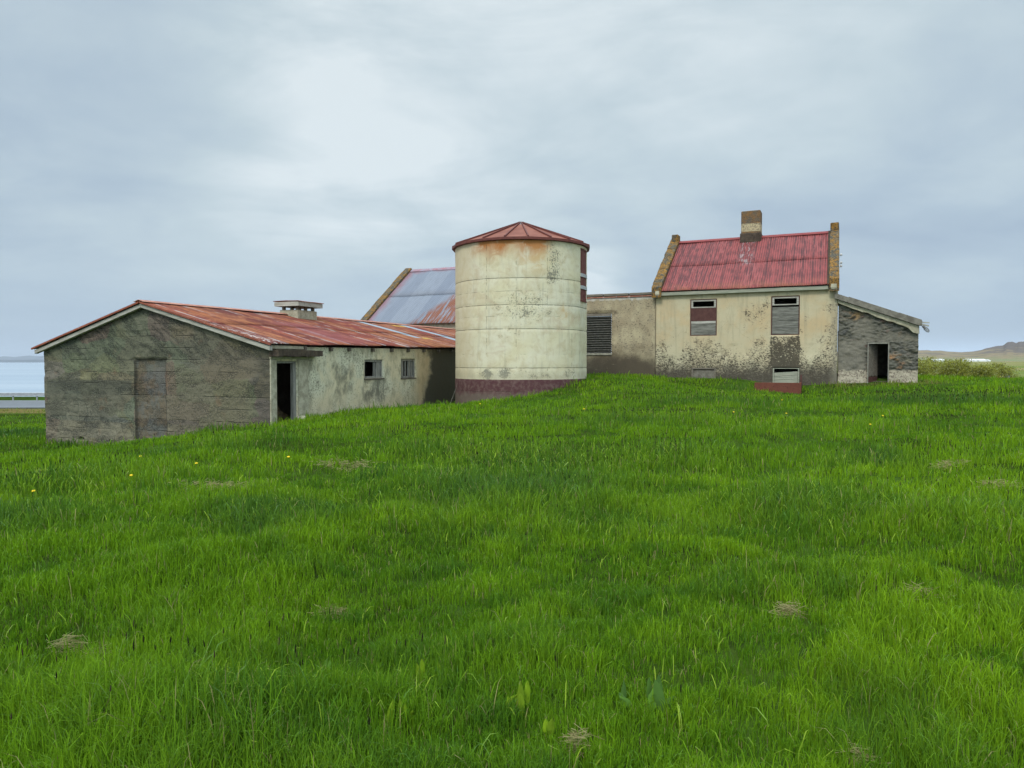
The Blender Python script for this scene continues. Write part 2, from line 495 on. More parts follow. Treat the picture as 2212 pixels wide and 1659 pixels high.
def m_silo(g, co, x, y, z):
    z = g.add(z, SILO_Z)
    th = g.m('ARCTAN2', x, g.mul(y, -1.0))
    ar = g.mul(th, 2.62)
    P = g.comb(ar, 0.0, z)
    big = g.noise(P, .7, 4.0, .6, .4)
    med = g.noise(P, 2.6, 6.0, .62, .6)
    fine = g.noise(P, 17.0, 6.0, .68, .3)
    base = g.mix(g.ss(big, .38, .62), (.66, .60, .40), (.68, .635, .47))
    base = g.mix(g.mul(g.ss(med, .42, .66), .75), base, (.55, .47, .30))
    drip = g.noise(g.sc(P, 2.2, 1, .22), 2.0, 6, .68, .2)
    base = g.mix(g.mul(g.ss(drip, .52, .66), .40), base, (.42, .38, .27))
    base = g.mix(g.mul(g.ss(g.noise(P, .9, 5, .7, 1.0), .54, .66), .30), base, (.50, .36, .24))
    base = g.mix(g.mul(g.ss(ar, -1.6, -2.5), .55), base, (.55, .44, .27))
    # rust runs below the roof edge
    wob = g.add(ar, g.mul(g.sub(z, 6.0), -.75))
    rust = 0.0
    for c0, wd, dp in ((-1.45, .45, .7), (-.62, .45, 1.0), (.25, .42, 1.05), (.75, .3, .7)):
        a = g.m('EXPONENT', g.mul(g.m('POWER', g.m('DIVIDE', g.sub(wob if c0 < .2 else ar, c0), wd), 2.0), -1.0))
        b = g.ss(z, 6.05 - dp, 6.10)
        rust = g.add(rust, g.mul(a, b))
    rust = g.mul(g.mul(rust, 1.3), g.ss(med, .15, .58), clamp=True)
    base = g.mix(g.mul(rust, .95), base, (.42, .150, .035))
    r2 = g.mul(g.m('EXPONENT', g.mul(g.add(g.m('POWER', g.m('DIVIDE', g.sub(ar, .55), .55), 2.0), g.m('POWER', g.m('DIVIDE', g.sub(z, 5.35), .45), 2.0)), -1.0)), .55)
    r3 = g.mul(g.m('EXPONENT', g.mul(g.add(g.m('POWER', g.m('DIVIDE', g.sub(ar, 1.7), .22), 2.0), g.m('POWER', g.m('DIVIDE', g.sub(z, 3.4), .3), 2.0)), -1.0)), .7)
    base = g.mix(g.mul(g.add(r2, r3), g.ss(med, .3, .6)), base, (.60, .38, .16))
    # grey lichen speckle clusters
    def cl(a0, a1, z0, z1, w, k): return g.mul(g.box(ar, z, a0, a1, z0, z1, w), k)
    c = g.add(cl(-.9, 1.1, 2.9, 4.3, .6, .205), cl(.9, 1.6, 4.4, 5.9, .3, .24))
    c = g.add(c, cl(-2.0, 1.4, .95, 1.35, .25, .17))
    c = g.add(c, cl(-1.45, -1.15, .95, 1.36, .16, .24))
    c = g.add(c, cl(-.85, -.5, 1.0, 1.38, .16, .20))
    c = g.add(c, cl(1.7, 2.4, 1.0, 1.35, .1, .20))
    c = g.add(c, cl(-1.2, .2, 2.3, 2.8, .3, .10))
    c = g.add(c, g.mul(g.ss(med, .48, .72), .16))
    mk = g.ss(g.sub(fine, g.sub(.765, c)), -.04, .05)
    base = g.mix(g.mul(mk, .85), base, g.mix(g.noise(P, 6, 3), (.09, .095, .08), (.30, .29, .22)))
    # maroon painted foot, worn lower down
    mar = g.ss(g.add(z, g.mul(g.sub(g.noise(P, 8, 3), .5), .02)), .965, .950)
    mc = g.mix(g.ss(g.noise(P, 5, 6, .7), .42, .68), (.095, .038, .040), (.17, .105, .090))
    mc = g.mix(g.mul(g.ss(g.add(z, g.mul(g.sub(med, .5), .6)), .55, .3), .7), mc, (.16, .13, .10))
    ft = g.ss(g.add(z, g.mul(g.sub(g.noise(g.sc(P, 1, 1, .4), 3, 6, .75), .5), 1.0)), 1.38, 1.0)
    base = g.mix(g.mul(ft, .45), base, (.36, .32, .22))
    base = g.mix(mar, base, mc)
    # cast joints
    line = 0.0
    jit = g.mul(g.sub(g.noise(P, 1.6, 5, .7), .5), .05)
    for sz in SEAMS:
        dd = g.m('ABSOLUTE', g.sub(g.add(z, jit), sz))
        k = STRONG[sz]
        brk = g.ss(g.noise(g.vm('ADD', P, (0, 0, sz * 3)), 2.2, 4, .7), .60 - .28 * k, .68 - .20 * k)
        line = g.mx(line, g.mul(g.mul(g.ss(dd, .012 + .009 * k, .002), brk), .22 + .50 * k))
    for a0, z0, z1 in ((-.21, 3.3, 4.66), (-.21, 1.38, 2.81), (-1.36, 1.88, 5.9), (.95, 3.7, 6.1), (.95, .95, 1.38), (-.21, 5.14, 5.6), (2.1, 1.4, 2.8)):
        dd = g.m('ABSOLUTE', g.sub(ar, a0 + 0.0))
        brk = g.ss(g.noise(g.vm('ADD', P, (a0, 0, 7)), 2.6, 4, .7), .45, .55)
        line = g.mx(line, g.mul(g.mul(g.ss(dd, .014, .003), g.box(ar, z, a0 - 1, a0 + 1, z0, z1, .02)), g.mul(brk, .75)))
    base = g.mix(line, base, (.06, .055, .04))
    bump = g.add(g.mul(med, .6), g.add(g.mul(line, -1.2), g.add(g.mul(mk, -.35), g.mul(fine, .2))))
    return dict(col=base, bump=bump, bs=.5, bd=.02, rough=.8)
def m_barn_plaster(g, co, x, y, z):
    z = g.add(z, -1.1)
    P = g.comb(0.0, y, z)
    big = g.noise(P, .8, 5, .6, .4)
    med = g.noise(g.sc(P, 1, 1, .55), 3.4, 6, .66, .3)
    base = g.mix(g.ss(big, .38, .62), (.57, .49, .32), (.56, .53, .385))
    base = g.mix(g.mul(g.ss(med, .45, .66), .75), base, (.27, .245, .17))
    base = g.mix(g.mul(g.ss(z, 1.0, .1), .40), base, (.46, .37, .24))
    sp = g.noise(P, 16, 6, .68)
    base = g.mix(g.mul(g.ss(g.add(sp, g.mul(g.sub(big, .5), .35)), .54, .66), .8), base, (.12, .11, .08))
    for y0, y1, z0, z1, k in ((4.85, 6.3, .15, .98, .75), (3.0, 4.2, .5, 1.5, .55), (.9, 1.25, 1.62, 1.8, .8), (1.72, 1.85, .2, 1.8, .8)):
        b = g.mul(g.box(y, z, y0, y1, z0, z1, .14), g.ss(med, .36, .58))
        base = g.mix(g.mul(b, k), base, (.10, .095, .07))
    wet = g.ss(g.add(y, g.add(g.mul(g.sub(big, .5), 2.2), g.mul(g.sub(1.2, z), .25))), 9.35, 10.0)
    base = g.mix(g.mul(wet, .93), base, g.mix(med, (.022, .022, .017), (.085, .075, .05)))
    och = g.mul(g.box(y, z, 8.7, 9.9, -.5, 2.2, .35), .45)
    base = g.mix(g.mul(och, g.sub(1.0, wet)), base, (.52, .36, .18))
    return dict(col=base, bump=g.add(med, g.mul(sp, .6)), bs=.7, bd=.02)
def m_gable(g, co, x, y, z):
    z = g.add(z, -1.1)
    P = g.comb(x, 0.0, z)
    p_, q_ = g.sub(g.mul(x, .80), g.mul(z, .60)), g.add(g.mul(x, .60), g.mul(z, .80))
    big = g.noise(P, .45, 5, .6, .6)
    diag = g.noise(g.comb(g.mul(p_, .5), 0.0, g.mul(q_, 1.8)), 1.6, 7, .72, .9)
    hor = g.noise(g.comb(g.mul(x, .7), 0.0, g.mul(z, 1.6)), 1.5, 8, .78, .3)
    up = g.ss(g.add(z, g.mul(g.sub(big, .5), .8)), 1.35, 1.9)
    med = g.mix(up, hor, diag)
    fine = g.noise(P, 19, 7, .74)
    base = g.mix(g.ss(big, .36, .64), (.205, .185, .130), (.250, .220, .150))
    base = g.mix(g.mul(g.ss(med, .47, .60), .55), base, (.110, .108, .080))
    pt = g.voro(g.vm('ADD', g.sc(P, .45, 1, .8), g.sc(g.noisec(P, .9), .5, .5, .5)), 1.4, out=1)
    base = g.mix(.16, base, pt, 'OVERLAY')
    base = g.mix(g.mul(up, .45), base, (.105, .104, .075))
    base = g.mix(g.mul(g.ss(med, .46, .36), .28), base, (.27, .25, .18))
    base = g.mix(g.mul(g.box(x, z, -3.9, -.75, -1, 1.45, .25), .55), base, g.mix(g.ss(hor, .4, .6), (.165, .135, .085), (.275, .225, .145)))
    sw = g.noise(g.comb(x, 0.0, g.mul(z, .9)), .8, 3, .5, 1.6)
    band = g.mul(g.box(x, z, -9.25, -5.4, -.30, 1.02, .04), g.ss(g.add(x, g.mul(g.sub(z, 1.0), -1.0)), -4.4, -5.6))
    lob = g.ss(g.m('FRACT', g.mul(sw, 5.0)), .05, .9)
    base = g.mix(g.mul(band, .85), base, g.mix(g.mul(lob, g.ss(z, 1.1, -.1)), (.110, .112, .083), (.225, .215, .155)))
    base = g.mix(g.mul(g.ss(g.add(z, g.mul(g.sub(big, .5), .3)), -.28, -.34), .65), base, g.mix(g.ss(hor, .4, .6), (.30, .26, .17), (.20, .175, .12)))
    # filled doorway
    dr = g.box(x, z, -5.27, -3.99, -2, 1.67, .015)
    base = g.mix(g.mul(dr, .8), base, g.mix(g.ss(g.noise(P, 1.3, 5, .7), .44, .56), (.175, .130, .085), (.145, .150, .140)))
    wj = g.mul(g.sub(g.noise(P, 3, 5, .7), .5), .05)
    dl = g.mx(g.mul(g.ss(g.m('ABSOLUTE', g.sub(g.add(x, wj), -5.28)), .035, .01), g.ss(z, 1.72, 1.68)), g.mul(g.ss(g.m('ABSOLUTE', g.sub(g.add(x, wj), -3.98)), .04, .01), g.ss(z, 1.72, 1.68)))
    dl = g.mx(dl, g.mul(g.ss(g.m('ABSOLUTE', g.sub(g.add(z, wj), 1.69)), .045, .01), g.box(x, z, -5.28, -3.98, 1, 3, .02)))
    base = g.mix(g.mul(dl, .75), base, (.03, .028, .022))  # recess outline painted dark, shade for edges too softly lit to show
    # tan repair top
    base = g.mix(g.mul(g.box(x, z, -3.75, -2.85, 2.3, 2.72, .12), .5), base, (.27, .21, .13))
    base = g.mix(g.mul(g.ss(g.noise(P, 1.4, 3), .62, .72), .45), base, (.26, .14, .08))
    # coarse aggregate
    ag = g.voro(P, 26.0)
    pocks = g.mul(g.ss(ag, .34, .60), g.ss(med, .43, .58))
    base = g.mix(g.mul(g.ss(fine, .50, .36), .75), base, (.040, .040, .032))
    base = g.mix(g.mul(pocks, .6), base, (.035, .036, .03))
    base = g.mix(g.mul(g.ss(fine, .60, .72), .6), base, (.40, .37, .29))
    edge = g.mul(g.ss(x, -.75, -.25), g.ss(fine, .40, .55))
    base = g.mix(g.mul(edge, .7), base, (.055, .058, .05))
    jit = g.mul(g.sub(g.noise(P, 1.0, 5, .65), .5), .05)
    bd_ = g.white(g.m('FLOOR', g.m('DIVIDE', g.add(z, g.add(jit, .92)), .37)))
    base = g.mix(g.mul(g.ss(bd_, .35, .9), g.mul(g.sub(1.0, up), .16)), base, (.33, .29, .20))
    ln = 0.0
    for k in range(11):
        zz = -.92 + k * .37
        dd = g.m('ABSOLUTE', g.sub(g.add(z, jit), zz))
        br = g.ss(g.noise(g.vm('ADD', P, (k * 3.7, 0, 0)), .9, 5, .75), .47, .58)
        ln = g.mx(ln, g.mul(g.ss(dd, .022, .004), br))
    base = g.mix(g.mul(ln, .50), base, (.04, .037, .03))
    bump = g.add(g.mul(fine, .5), g.add(g.mul(pocks, -.8), g.add(g.mul(ln, -1.0), g.mul(med, .8))))
    return dict(col=base, bump=bump, bs=.7, bd=.022, rough=.95)
def m_rough_conc(c1, c2, scale=6.0, bd=.02):
    def f(g, co, x, y, z):
        n = g.noise(co, scale, 6, .7)
        s = g.noise(co, scale * 6, 4, .7)
        col = g.mix(g.ss(n, .35, .65), c1, c2)
        col = g.mix(g.mul(g.ss(s, .58, .68), .7), col, tuple(v * .3 for v in c1))
        return dict(col=col, bump=g.add(n, g.mul(s, .6)), bs=.8, bd=bd)
    return f
def m_rubble(g, co, x, y, z):
    z = g.add(z, -0.2)
    at = g.n('ShaderNodeAttribute', out=0, attribute_name='tint')
    n = g.noise(co, 6, 6, .7)
    s = g.noise(g.sc(co, 1, 1, 1.7), 24, 5, .7)
    col = g.mix(g.mul(g.ss(n, .40, .7), .6), at, (.085, .085, .072))
    col = g.mix(g.mul(g.ss(s, .57, .68), .6), col, (.03, .03, .026))
    col = g.mix(g.mul(g.ss(s, .42, .32), .35), col, (.30, .28, .22))
    foot = g.mul(g.ss(g.add(z, g.mul(g.sub(n, .5), .2)), 1.30, 1.22), g.ss(y, .6, .3))
    wc = g.mix(g.ss(g.noise(co, 14, 6, .72), .38, .52), (.12, .09, .07), (.40, .35, .26))
    col = g.mix(foot, col, wc)
    tp = g.ss(g.add(g.add(z, g.mul(x, .39)), g.mul(g.sub(n, .5), .28)), 4.16, 4.22)
    col = g.mix(g.mul(tp, g.ss(y, .6, .3)), col, g.mix(n, (.36, .35, .28), (.52, .49, .38)))
    return dict(col=col, bump=g.add(n, g.mul(s, .8)), bs=.9, bd=.02)
def m_lichen(g, co, x, y, z):
    n = g.noise(co, 3.0, 6, .68, .3); s = g.noise(co, 14, 6, .7)
    col = g.mix(g.ss(n, .42, .56), (.13, .115, .085), (.33, .165, .03))
    col = g.mix(g.mul(g.ss(s, .47, .57), .85), col, (.040, .037, .027))
    col = g.mix(g.mul(g.ss(s, .42, .34), .55), col, (.46, .25, .05))
    col = g.mix(g.ss(g.noise(co, 30, 3), .66, .72), col, (.55, .53, .45))
    return dict(col=col, bump=g.add(n, s), bs=.8, bd=.025)
def m_chimney(g, co, x, y, z):
    z = g.add(z, -0.2)
    n = g.noise(co, 4.0, 6, .68); s = g.noise(co, 18, 6, .7)
    col = g.mix(g.ss(n, .4, .6), (.15, .12, .085), (.27, .14, .05))
    pl = g.box(x, z, -10, 10, 7.98, 8.36, .03)
    col = g.mix(pl, col, (.56, .46, .28))
    col = g.mix(g.mul(g.ss(s, .48, .58), .8), col, (.07, .06, .045))
    col = g.mix(g.ss(z, 7.92, 7.86), col, (.12, .10, .075))
    return dict(col=col, bump=g.add(n, s), bs=.8, bd=.02)
def m_redroof(g, co, x, y, z):
    uv, u, v = uvxy(g)
    k = g.m('FLOOR', g.m('DIVIDE', u, .85)); hv = g.m('FLOOR', g.m('DIVIDE', v, 2.62))
    w = g.white(g.add(k, g.mul(hv, 31.0)))
    rib = g.white(g.m('FLOOR', g.m('DIVIDE', u, .102)))
    st = g.noise(g.sc(uv, 1, .10, 1), 14, 5, .65)
    n = g.noise(uv, 1.6, 5, .6)
    s = g.noise(g.sc(uv, 1, .5, 1), 16, 5, .7)
    rb = g.m('COSINE', g.mul(u, 2 * math.pi / .102))
    col = g.mix(w, (.33, .066, .063), (.42, .098, .090))
    col = g.mix(g.mul(g.ss(n, .45, .7), .7), col, (.20, .042, .042))
    col = g.mix(g.mul(g.ss(g.add(st, g.mul(g.sub(rib, .5), .22)), .44, .62), .8), col, (.105, .034, .036))
    col = g.mix(g.mul(g.ss(rb, .0, -.9), g.ss(n, .3, .6, .35, .75)), col, (.085, .028, .028))  # trough grime, painted dark so the ribs read as shaded
    col = g.mix(g.mul(g.ss(g.add(st, g.mul(g.sub(w, .5), .2)), .46, .32), .55), col, (.45, .13, .12))
    gr = g.mul(g.box(u, v, 3.1, 3.7, 2.2, 5.2, .15), g.ss(g.noise(g.sc(uv, 1, .2, 1), 9, 5, .7), .50, .60))
    col = g.mix(g.mul(gr, .75), col, (.42, .36, .35))
    col = g.mix(g.mul(g.ss(v, .9, .0), g.mul(g.ss(n, .35, .6), .5)), col, (.46, .16, .08))
    col = g.mix(g.mul(g.ss(s, .64, .70), .8), col, (.62, .45, .42))
    col = g.mix(g.mul(g.ss(s, .36, .30), .5), col, (.12, .04, .04))
    return dict(col=col, bump=s, bs=.2, bd=.005, rough=.6, spec=.3)
def m_blueroof(g, co, x, y, z):
    uv, u, v = uvxy(g)
    k = g.m('FLOOR', g.m('DIVIDE', u, .85))
    w = g.white(k)
    st = g.noise(g.sc(uv, 1, .08, 1), 11, 5, .65)
    n = g.noise(uv, .9, 5, .6)
    col = g.mix(w, (.225, .25, .305), (.29, .315, .365))
    col = g.mix(g.mul(g.ss(g.m('COSINE', g.mul(u, 2 * math.pi / .125)), .2, -.9), .45), col, (.12, .13, .17))  # troughs tinted darker: grime plus rib shade put into the colour
    col = g.mix(g.mul(g.ss(st, .45, .65), .35), col, (.16, .17, .21))
    pink = g.mul(g.ss(g.add(u, g.mul(g.sub(n, .5), 1.2)), 0.6, .0), .6)
    pink = g.mx(pink, g.mul(g.ss(g.add(v, g.mul(g.sub(n, .5), 1.4)), 6.35, 6.75), .5))
    col = g.mix(pink, col, (.30, .085, .10))
    rr = g.sub(g.add(u, g.mul(v, -.55)), 2.9)
    rust = g.mul(g.ss(g.add(rr, g.mul(g.sub(n, .5), 1.0)), .0, .8), g.ss(g.add(v, g.mul(g.sub(st, .5), 1.5)), 3.6, 3.2))
    rust = g.mul(rust, g.ss(g.noise(g.sc(uv, 1, .1, 1), 5.5, 5, .6), .38, .55))
    col = g.mix(rust, col, g.mix(st, (.17, .045, .02), (.30, .10, .04)))
    s = g.noise(uv, 18, 4, .7)
    col = g.mix(g.mul(g.ss(s, .64, .70), .6), col, (.16, .15, .16))
    return dict(col=col, rough=.5, spec=.35, bump=s, bs=.15, bd=.004)
def m_rustroof(g, co, x, y, z):
    uv, u, v = uvxy(g)
    k = g.m('FLOOR', g.m('DIVIDE', u, .85)); hv = g.m('FLOOR', g.m('DIVIDE', v, 2.5))
    w = g.white(g.add(g.mul(k, 1.37), g.mul(hv, 17.0)))
    st = g.noise(g.sc(uv, 1, .07, 1), 4.2, 6, .65, .2)
    st2 = g.noise(g.sc(g.vm('ADD', uv, (7, 3, 0)), 1, .06, 1), 2.4, 5, .6)
    n = g.noise(uv, 1.5, 6, .65)
    rc = g.ramp(w, [(0.0, (.30, .095, .042)), (.3, (.42, .135, .048)), (.55, (.17, .038, .026)), (.78, (.27, .052, .038)), (1.0, (.46, .19, .08))])
    col = g.mix(g.mul(g.ss(st, .42, .60), .7), rc, (.105, .030, .021))
    col = g.mix(g.mul(g.ss(n, .46, .62), .6), col, (.44, .17, .07))
    col = g.mix(g.mul(g.ss(g.noise(g.sc(uv, 1, .35, 1), 2.8, 7, .75), .50, .60), .65), col, (.15, .035, .026))
    col = g.mix(g.mul(g.ss(g.m('COSINE', g.mul(u, 2 * math.pi / .1)), .1, -.9), .45), col, (.07, .022, .016))  # rib troughs darkened in the colour, grime doubling as their shade
    pale = g.mul(g.ss(st2, .565, .60), g.ss(n, .40, .52))
    col = g.mix(g.mul(pale, .70), col, g.mix(w, (.32, .30, .32), (.50, .45, .42)))
    pinkz = g.mul(g.box(u, v, 3.6, 5.9, .2, 3.3, .5), .65)
    col = g.mix(g.mul(pinkz, g.ss(n, .3, .5)), col, (.27, .075, .08))
    # paint flaking to white along the front verge and eave
    fl = g.noise(g.sc(uv, 1, .6, 1), 6, 6, .7)
    vz = g.mul(g.ss(u, .9, .0), g.ss(v, 3.4, .2))
    col = g.mix(g.mul(g.ss(fl, .5, .55), vz), col, (.66, .60, .56))
    # two slipped bare zinc sheets and yellow lichen at their ends
    s1 = g.box(g.add(u, g.mul(g.sub(v, 3), .02)), v, 11.55, 12.15, 1.75, 5, .015)
    s2 = g.box(u, v, 15.4, 16.1, .35, 5, .015)
    col = g.mix(g.mx(s1, s2), col, g.mix(g.noise(g.sc(uv, 1, .2, 1), 8, 4), (.28, .35, .41), (.38, .44, .49)))
    yl = g.mx(g.box(u, v, 12.2, 13.0, 1.55, 1.95, .1), g.box(u, v, 14.2, 15.4, 4.35, 4.75, .15))
    col = g.mix(g.mul(yl, g.ss(fl, .42, .5)), col, (.56, .34, .06))
    s = g.noise(uv, 15, 5, .7)
    col = g.mix(g.mul(g.ss(s, .60, .68), .65), col, (.09, .035, .025))
    return dict(col=col, rough=.75, bump=s, bs=.3, bd=.006)
def m_silo_roof(g, co, x, y, z):
    n = g.noise(co, 1.5, 5, .6); s = g.noise(co, 12, 5, .7)
    col = g.mix(g.ss(n, .35, .65), (.25, .075, .045), (.34, .12, .075))
    top = g.ss(g.add(z, g.mul(g.sub(g.noise(co, 3.4, 5, .7), .5), .9)), 6.98 - SILO_Z, 7.14 - SILO_Z)
    col = g.mix(g.mul(top, .75), col, (.48, .46, .49))
    col = g.mix(g.mul(g.ss(s, .58, .68), .4), col, (.18, .06, .045))
    return dict(col=col, rough=.65, bump=s, bs=.2, bd=.01)
def m_plain(c1, c2, scale=5.0, sx=1.0, sy=1.0, sz=1.0, rough=.8, bs=.5, bd=.01, metal=0.0, sp=None):
    def f(g, co, x, y, z):
        n = g.noise(g.sc(co, sx, sy, sz), scale, 6, .68)
        s = g.noise(g.sc(co, sx, sy, sz), scale * 4.5, 5, .7)
        col = g.mix(g.ss(n, .34, .66), c1, c2)
        col = g.mix(g.mul(g.ss(s, .57, .67), .6), col, sp or tuple(v * .35 for v in c1))
        return dict(col=col, bump=g.add(n, s), bs=bs, bd=bd, rough=rough, metal=metal)
    return f
def m_wood(c1, c2, ax='x', sp=None):
    s = {'x': (.12, 1, 1), 'y': (1, .12, 1), 'z': (1, 1, .12)}[ax]
    return m_plain(c1, c2, 16.0, *s, rough=.85, bs=.6, bd=.006, sp=sp)
MAT = {}
for nm, fn in dict(
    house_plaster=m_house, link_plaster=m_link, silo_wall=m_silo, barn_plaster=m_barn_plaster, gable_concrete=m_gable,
    rubble=m_rubble, lichen=m_lichen, chimney=m_chimney, red_roof=m_redroof, blue_roof=m_blueroof, rust_roof=m_rustroof,
    silo_roof=m_silo_roof,
    cream_conc=m_rough_conc((.30, .27, .19), (.48, .44, .32), 5), grey_conc=m_rough_conc((.24, .22, .17), (.40, .37, .29), 5),
    dark_conc=m_rough_conc((.045, .033, .024), (.095, .07, .048), 5, .03), inner=m_rough_conc((.10, .08, .06), (.16, .13, .10), 3),
    grey_wood_x=m_wood((.30, .28, .23), (.46, .44, .38), 'x'), grey_wood_y=m_wood((.34, .32, .27), (.52, .50, .44), 'y'),
    grey_wood_z=m_wood((.17, .16, .135), (.30, .285, .25), 'z'), dark_wood_x=m_wood((.13, .11, .085), (.22, .19, .15), 'x'),
    dark_wood_y=m_wood((.09, .075, .055), (.17, .14, .11), 'y'), green_wood_x=m_wood((.24, .25, .19), (.36, .35, .27), 'x'),
    board=m_wood((.13, .125, .105), (.27, .26, .22), 'x'), maroon=m_plain((.100, .042, .036), (.135, .060, .050), 5, bs=.1),
    maroon_wood=m_wood((.12, .035, .030), (.18, .070, .060), 'z', sp=(.30, .24, .22)), redbrown=m_plain((.125, .040, .026), (.155, .052, .034), 3, bs=.15),
    roof_trim=m_plain((.13, .035, .028), (.20, .06, .045), 8, bs=.2, rough=.6), ridge_blue=m_plain((.27, .25, .30), (.30, .12, .14), 1.2, bs=.2, rough=.6), ridge_red=m_plain((.28, .045, .045), (.34, .07, .065), 4, bs=.2, rough=.6),
    ridge_pale=m_plain((.56, .48, .45), (.36, .16, .11), 3, .3, 1, 1, bs=.2), ridge_rust=m_plain((.34, .12, .08), (.50, .26, .19), 3, bs=.2),
    verge_rust=m_plain((.20, .055, .032), (.30, .09, .05), 3, bs=.4, sp=(.45, .38, .34)),
    iron=m_plain((.10, .10, .10), (.22, .21, .20), 12, bs=.2, rough=.5, metal=.4), strap=m_plain((.34, .36, .37), (.44, .44, .43), 12, bs=.2, rough=.6),
    corr_dark=m_plain((.036, .036, .030), (.085, .080, .066), 9, 1, 1, 2, bs=.8, bd=.02, sp=(.26, .24, .19)),
    tile_grey=m_plain((.115, .102, .080), (.225, .205, .165), 4, bs=.3), pale_frame=m_plain((.20, .19, .15), (.32, .30, .25), 8, bs=.2),
    steel=m_plain((.34, .35, .36), (.46, .47, .48), 6, bs=.1, rough=.45, metal=.5), white_paint=m_plain((.78, .79, .78), (.72, .73, .72), 1, bs=.0),
    white_roof=m_plain((.80, .81, .80), (.70, .72, .74), 1, bs=.0), porcelain=m_plain((.40, .38, .36), (.55, .54, .52), 9, bs=.1, rough=.3),
    stone=m_plain((.19, .19, .18), (.33, .33, .31), 4, bs=.9, bd=.05), hay=m_plain((.12, .085, .045), (.24, .17, .09), 9, bs=.9, bd=.05),
).items():
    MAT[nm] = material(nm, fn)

def glassy(name, col, rough, alpha):
    return material(name, lambda g, co, x, y, z: dict(col=col, rough=rough, spec=.5, alpha=alpha))
MAT['glass'] = glassy('glass', (.75, .78, .78), .08, .35)

# ------------------------------------------------------------------ setting: ground, road, sea, hills, far shore
def grid_axis(lo, hi, fine_lo, fine_hi, step, grow=1.12):
    a = list(np.arange(fine_lo, fine_hi + 1e-6, step))
    s, v = step, fine_hi
    while v < hi:
        s *= grow; v += s; a.append(v)
    s, v, b = step, fine_lo, []
    while v > lo:
        s *= grow; v -= s; b.append(v)
    return np.array(b[::-1] + a)
gx = grid_axis(-9000, 9000, -22, 26, .17)
gy = grid_axis(-300, 9000, -2, 36, .17)
GX, GY = np.meshgrid(gx, gy, indexing='ij')
GZ = ground(GX.ravel(), GY.ravel())
idx = np.arange(GX.size).reshape(GX.shape)
q = np.stack([idx[:-1, :-1].ravel(), idx[1:, :-1].ravel(), idx[1:, 1:].ravel(), idx[:-1, 1:].ravel()], 1)
def m_ground(g, co, x, y, z):
    n = g.noise(co, .35, 5, .6); s = g.noise(co, 3.0, 6, .7); h = g.noise(co, .02, 5, .6)
    near = g.mix(g.ss(s, .35, .65), (.020, .032, .007), (.045, .075, .010))
    near = g.mix(g.mul(g.ss(n, .45, .6), .5), near, (.060, .120, .018))
    dist = g.ss(g.vm('LENGTH', co, out=1), 55, 85)
    r = g.ss(x, 10, 30)
    big = g.noise(g.sc(co, 1, .35, 1), .012, 6, .65)
    plain = g.mix(g.ss(big, .40, .60), (.15, .19, .055), (.30, .235, .12))
    plain = g.mix(g.mul(g.ss(h, .5, .65), .6), plain, (.10, .16, .04))
    col = g.mix(g.mul(dist, r), near, plain)
    dry = g.mul(g.mul(g.ss(y, 50.5, 52), g.ss(x, -2, -8)), g.ss(y, 57, 55))
    col = g.mix(g.mul(dry, .7), col, (.20, .15, .06))
    bank = g.mul(g.ss(y, 78, 84), g.sub(1.0, r))
    col = g.mix(bank, col, (.09, .085, .075))
    return dict(col=col, bump=s, bs=.6, bd=.05, spec=0.0, rough=1.0)
gnd = np_mesh('ground', np.stack([GX.ravel(), GY.ravel(), GZ - .012], 1), [q], material('ground', m_ground), smooth=True)
tag(gnd, kind='structure')

def m_road(g, co, x, y, z):
    n = g.noise(g.sc(co, .2, 1, 1), 1.2, 5, .6)
    c = g.mix(g.ss(n, .4, .6), (.085, .088, .095), (.12, .122, .13))
    ln = g.mx(g.box(x, y, -500, 500, 66.0, 66.16, .01), g.box(x, y, -500, 500, 57.4, 57.5, .01))
    c = g.mix(g.mul(ln, .75), c, (.5, .52, .42))
    return dict(col=c, rough=.32, spec=.5, bump=g.noise(co, 60, 3), bs=.1, bd=.003)
mb = MB().box(-400, 2, 56.4, 67.0, -2.4, -2.04)
tag(mb.build('road', material('road', m_road)), kind='structure')
def m_sea(g, co, x, y, z):
    n = g.noise(g.sc(co, .25, 1, 1), .5, 4, .6)
    l = g.noise(g.sc(co, .0008, .012, 1), 1, 5, .7)
    c = g.mix(g.ss(l, .4, .6), (.28, .35, .42), (.36, .42, .48))
    return dict(col=c, rough=.32, spec=.5, bump=n, bs=.35, bd=.25)
mb = MB(); mb.v = [(-30000, 84, -8), (60, 84, -8), (60, 26000, -8), (-30000, 26000, -8)]; mb.f = [(0, 1, 2, 3)]
tag(mb.build('sea', material('sea', m_sea)), kind='structure')

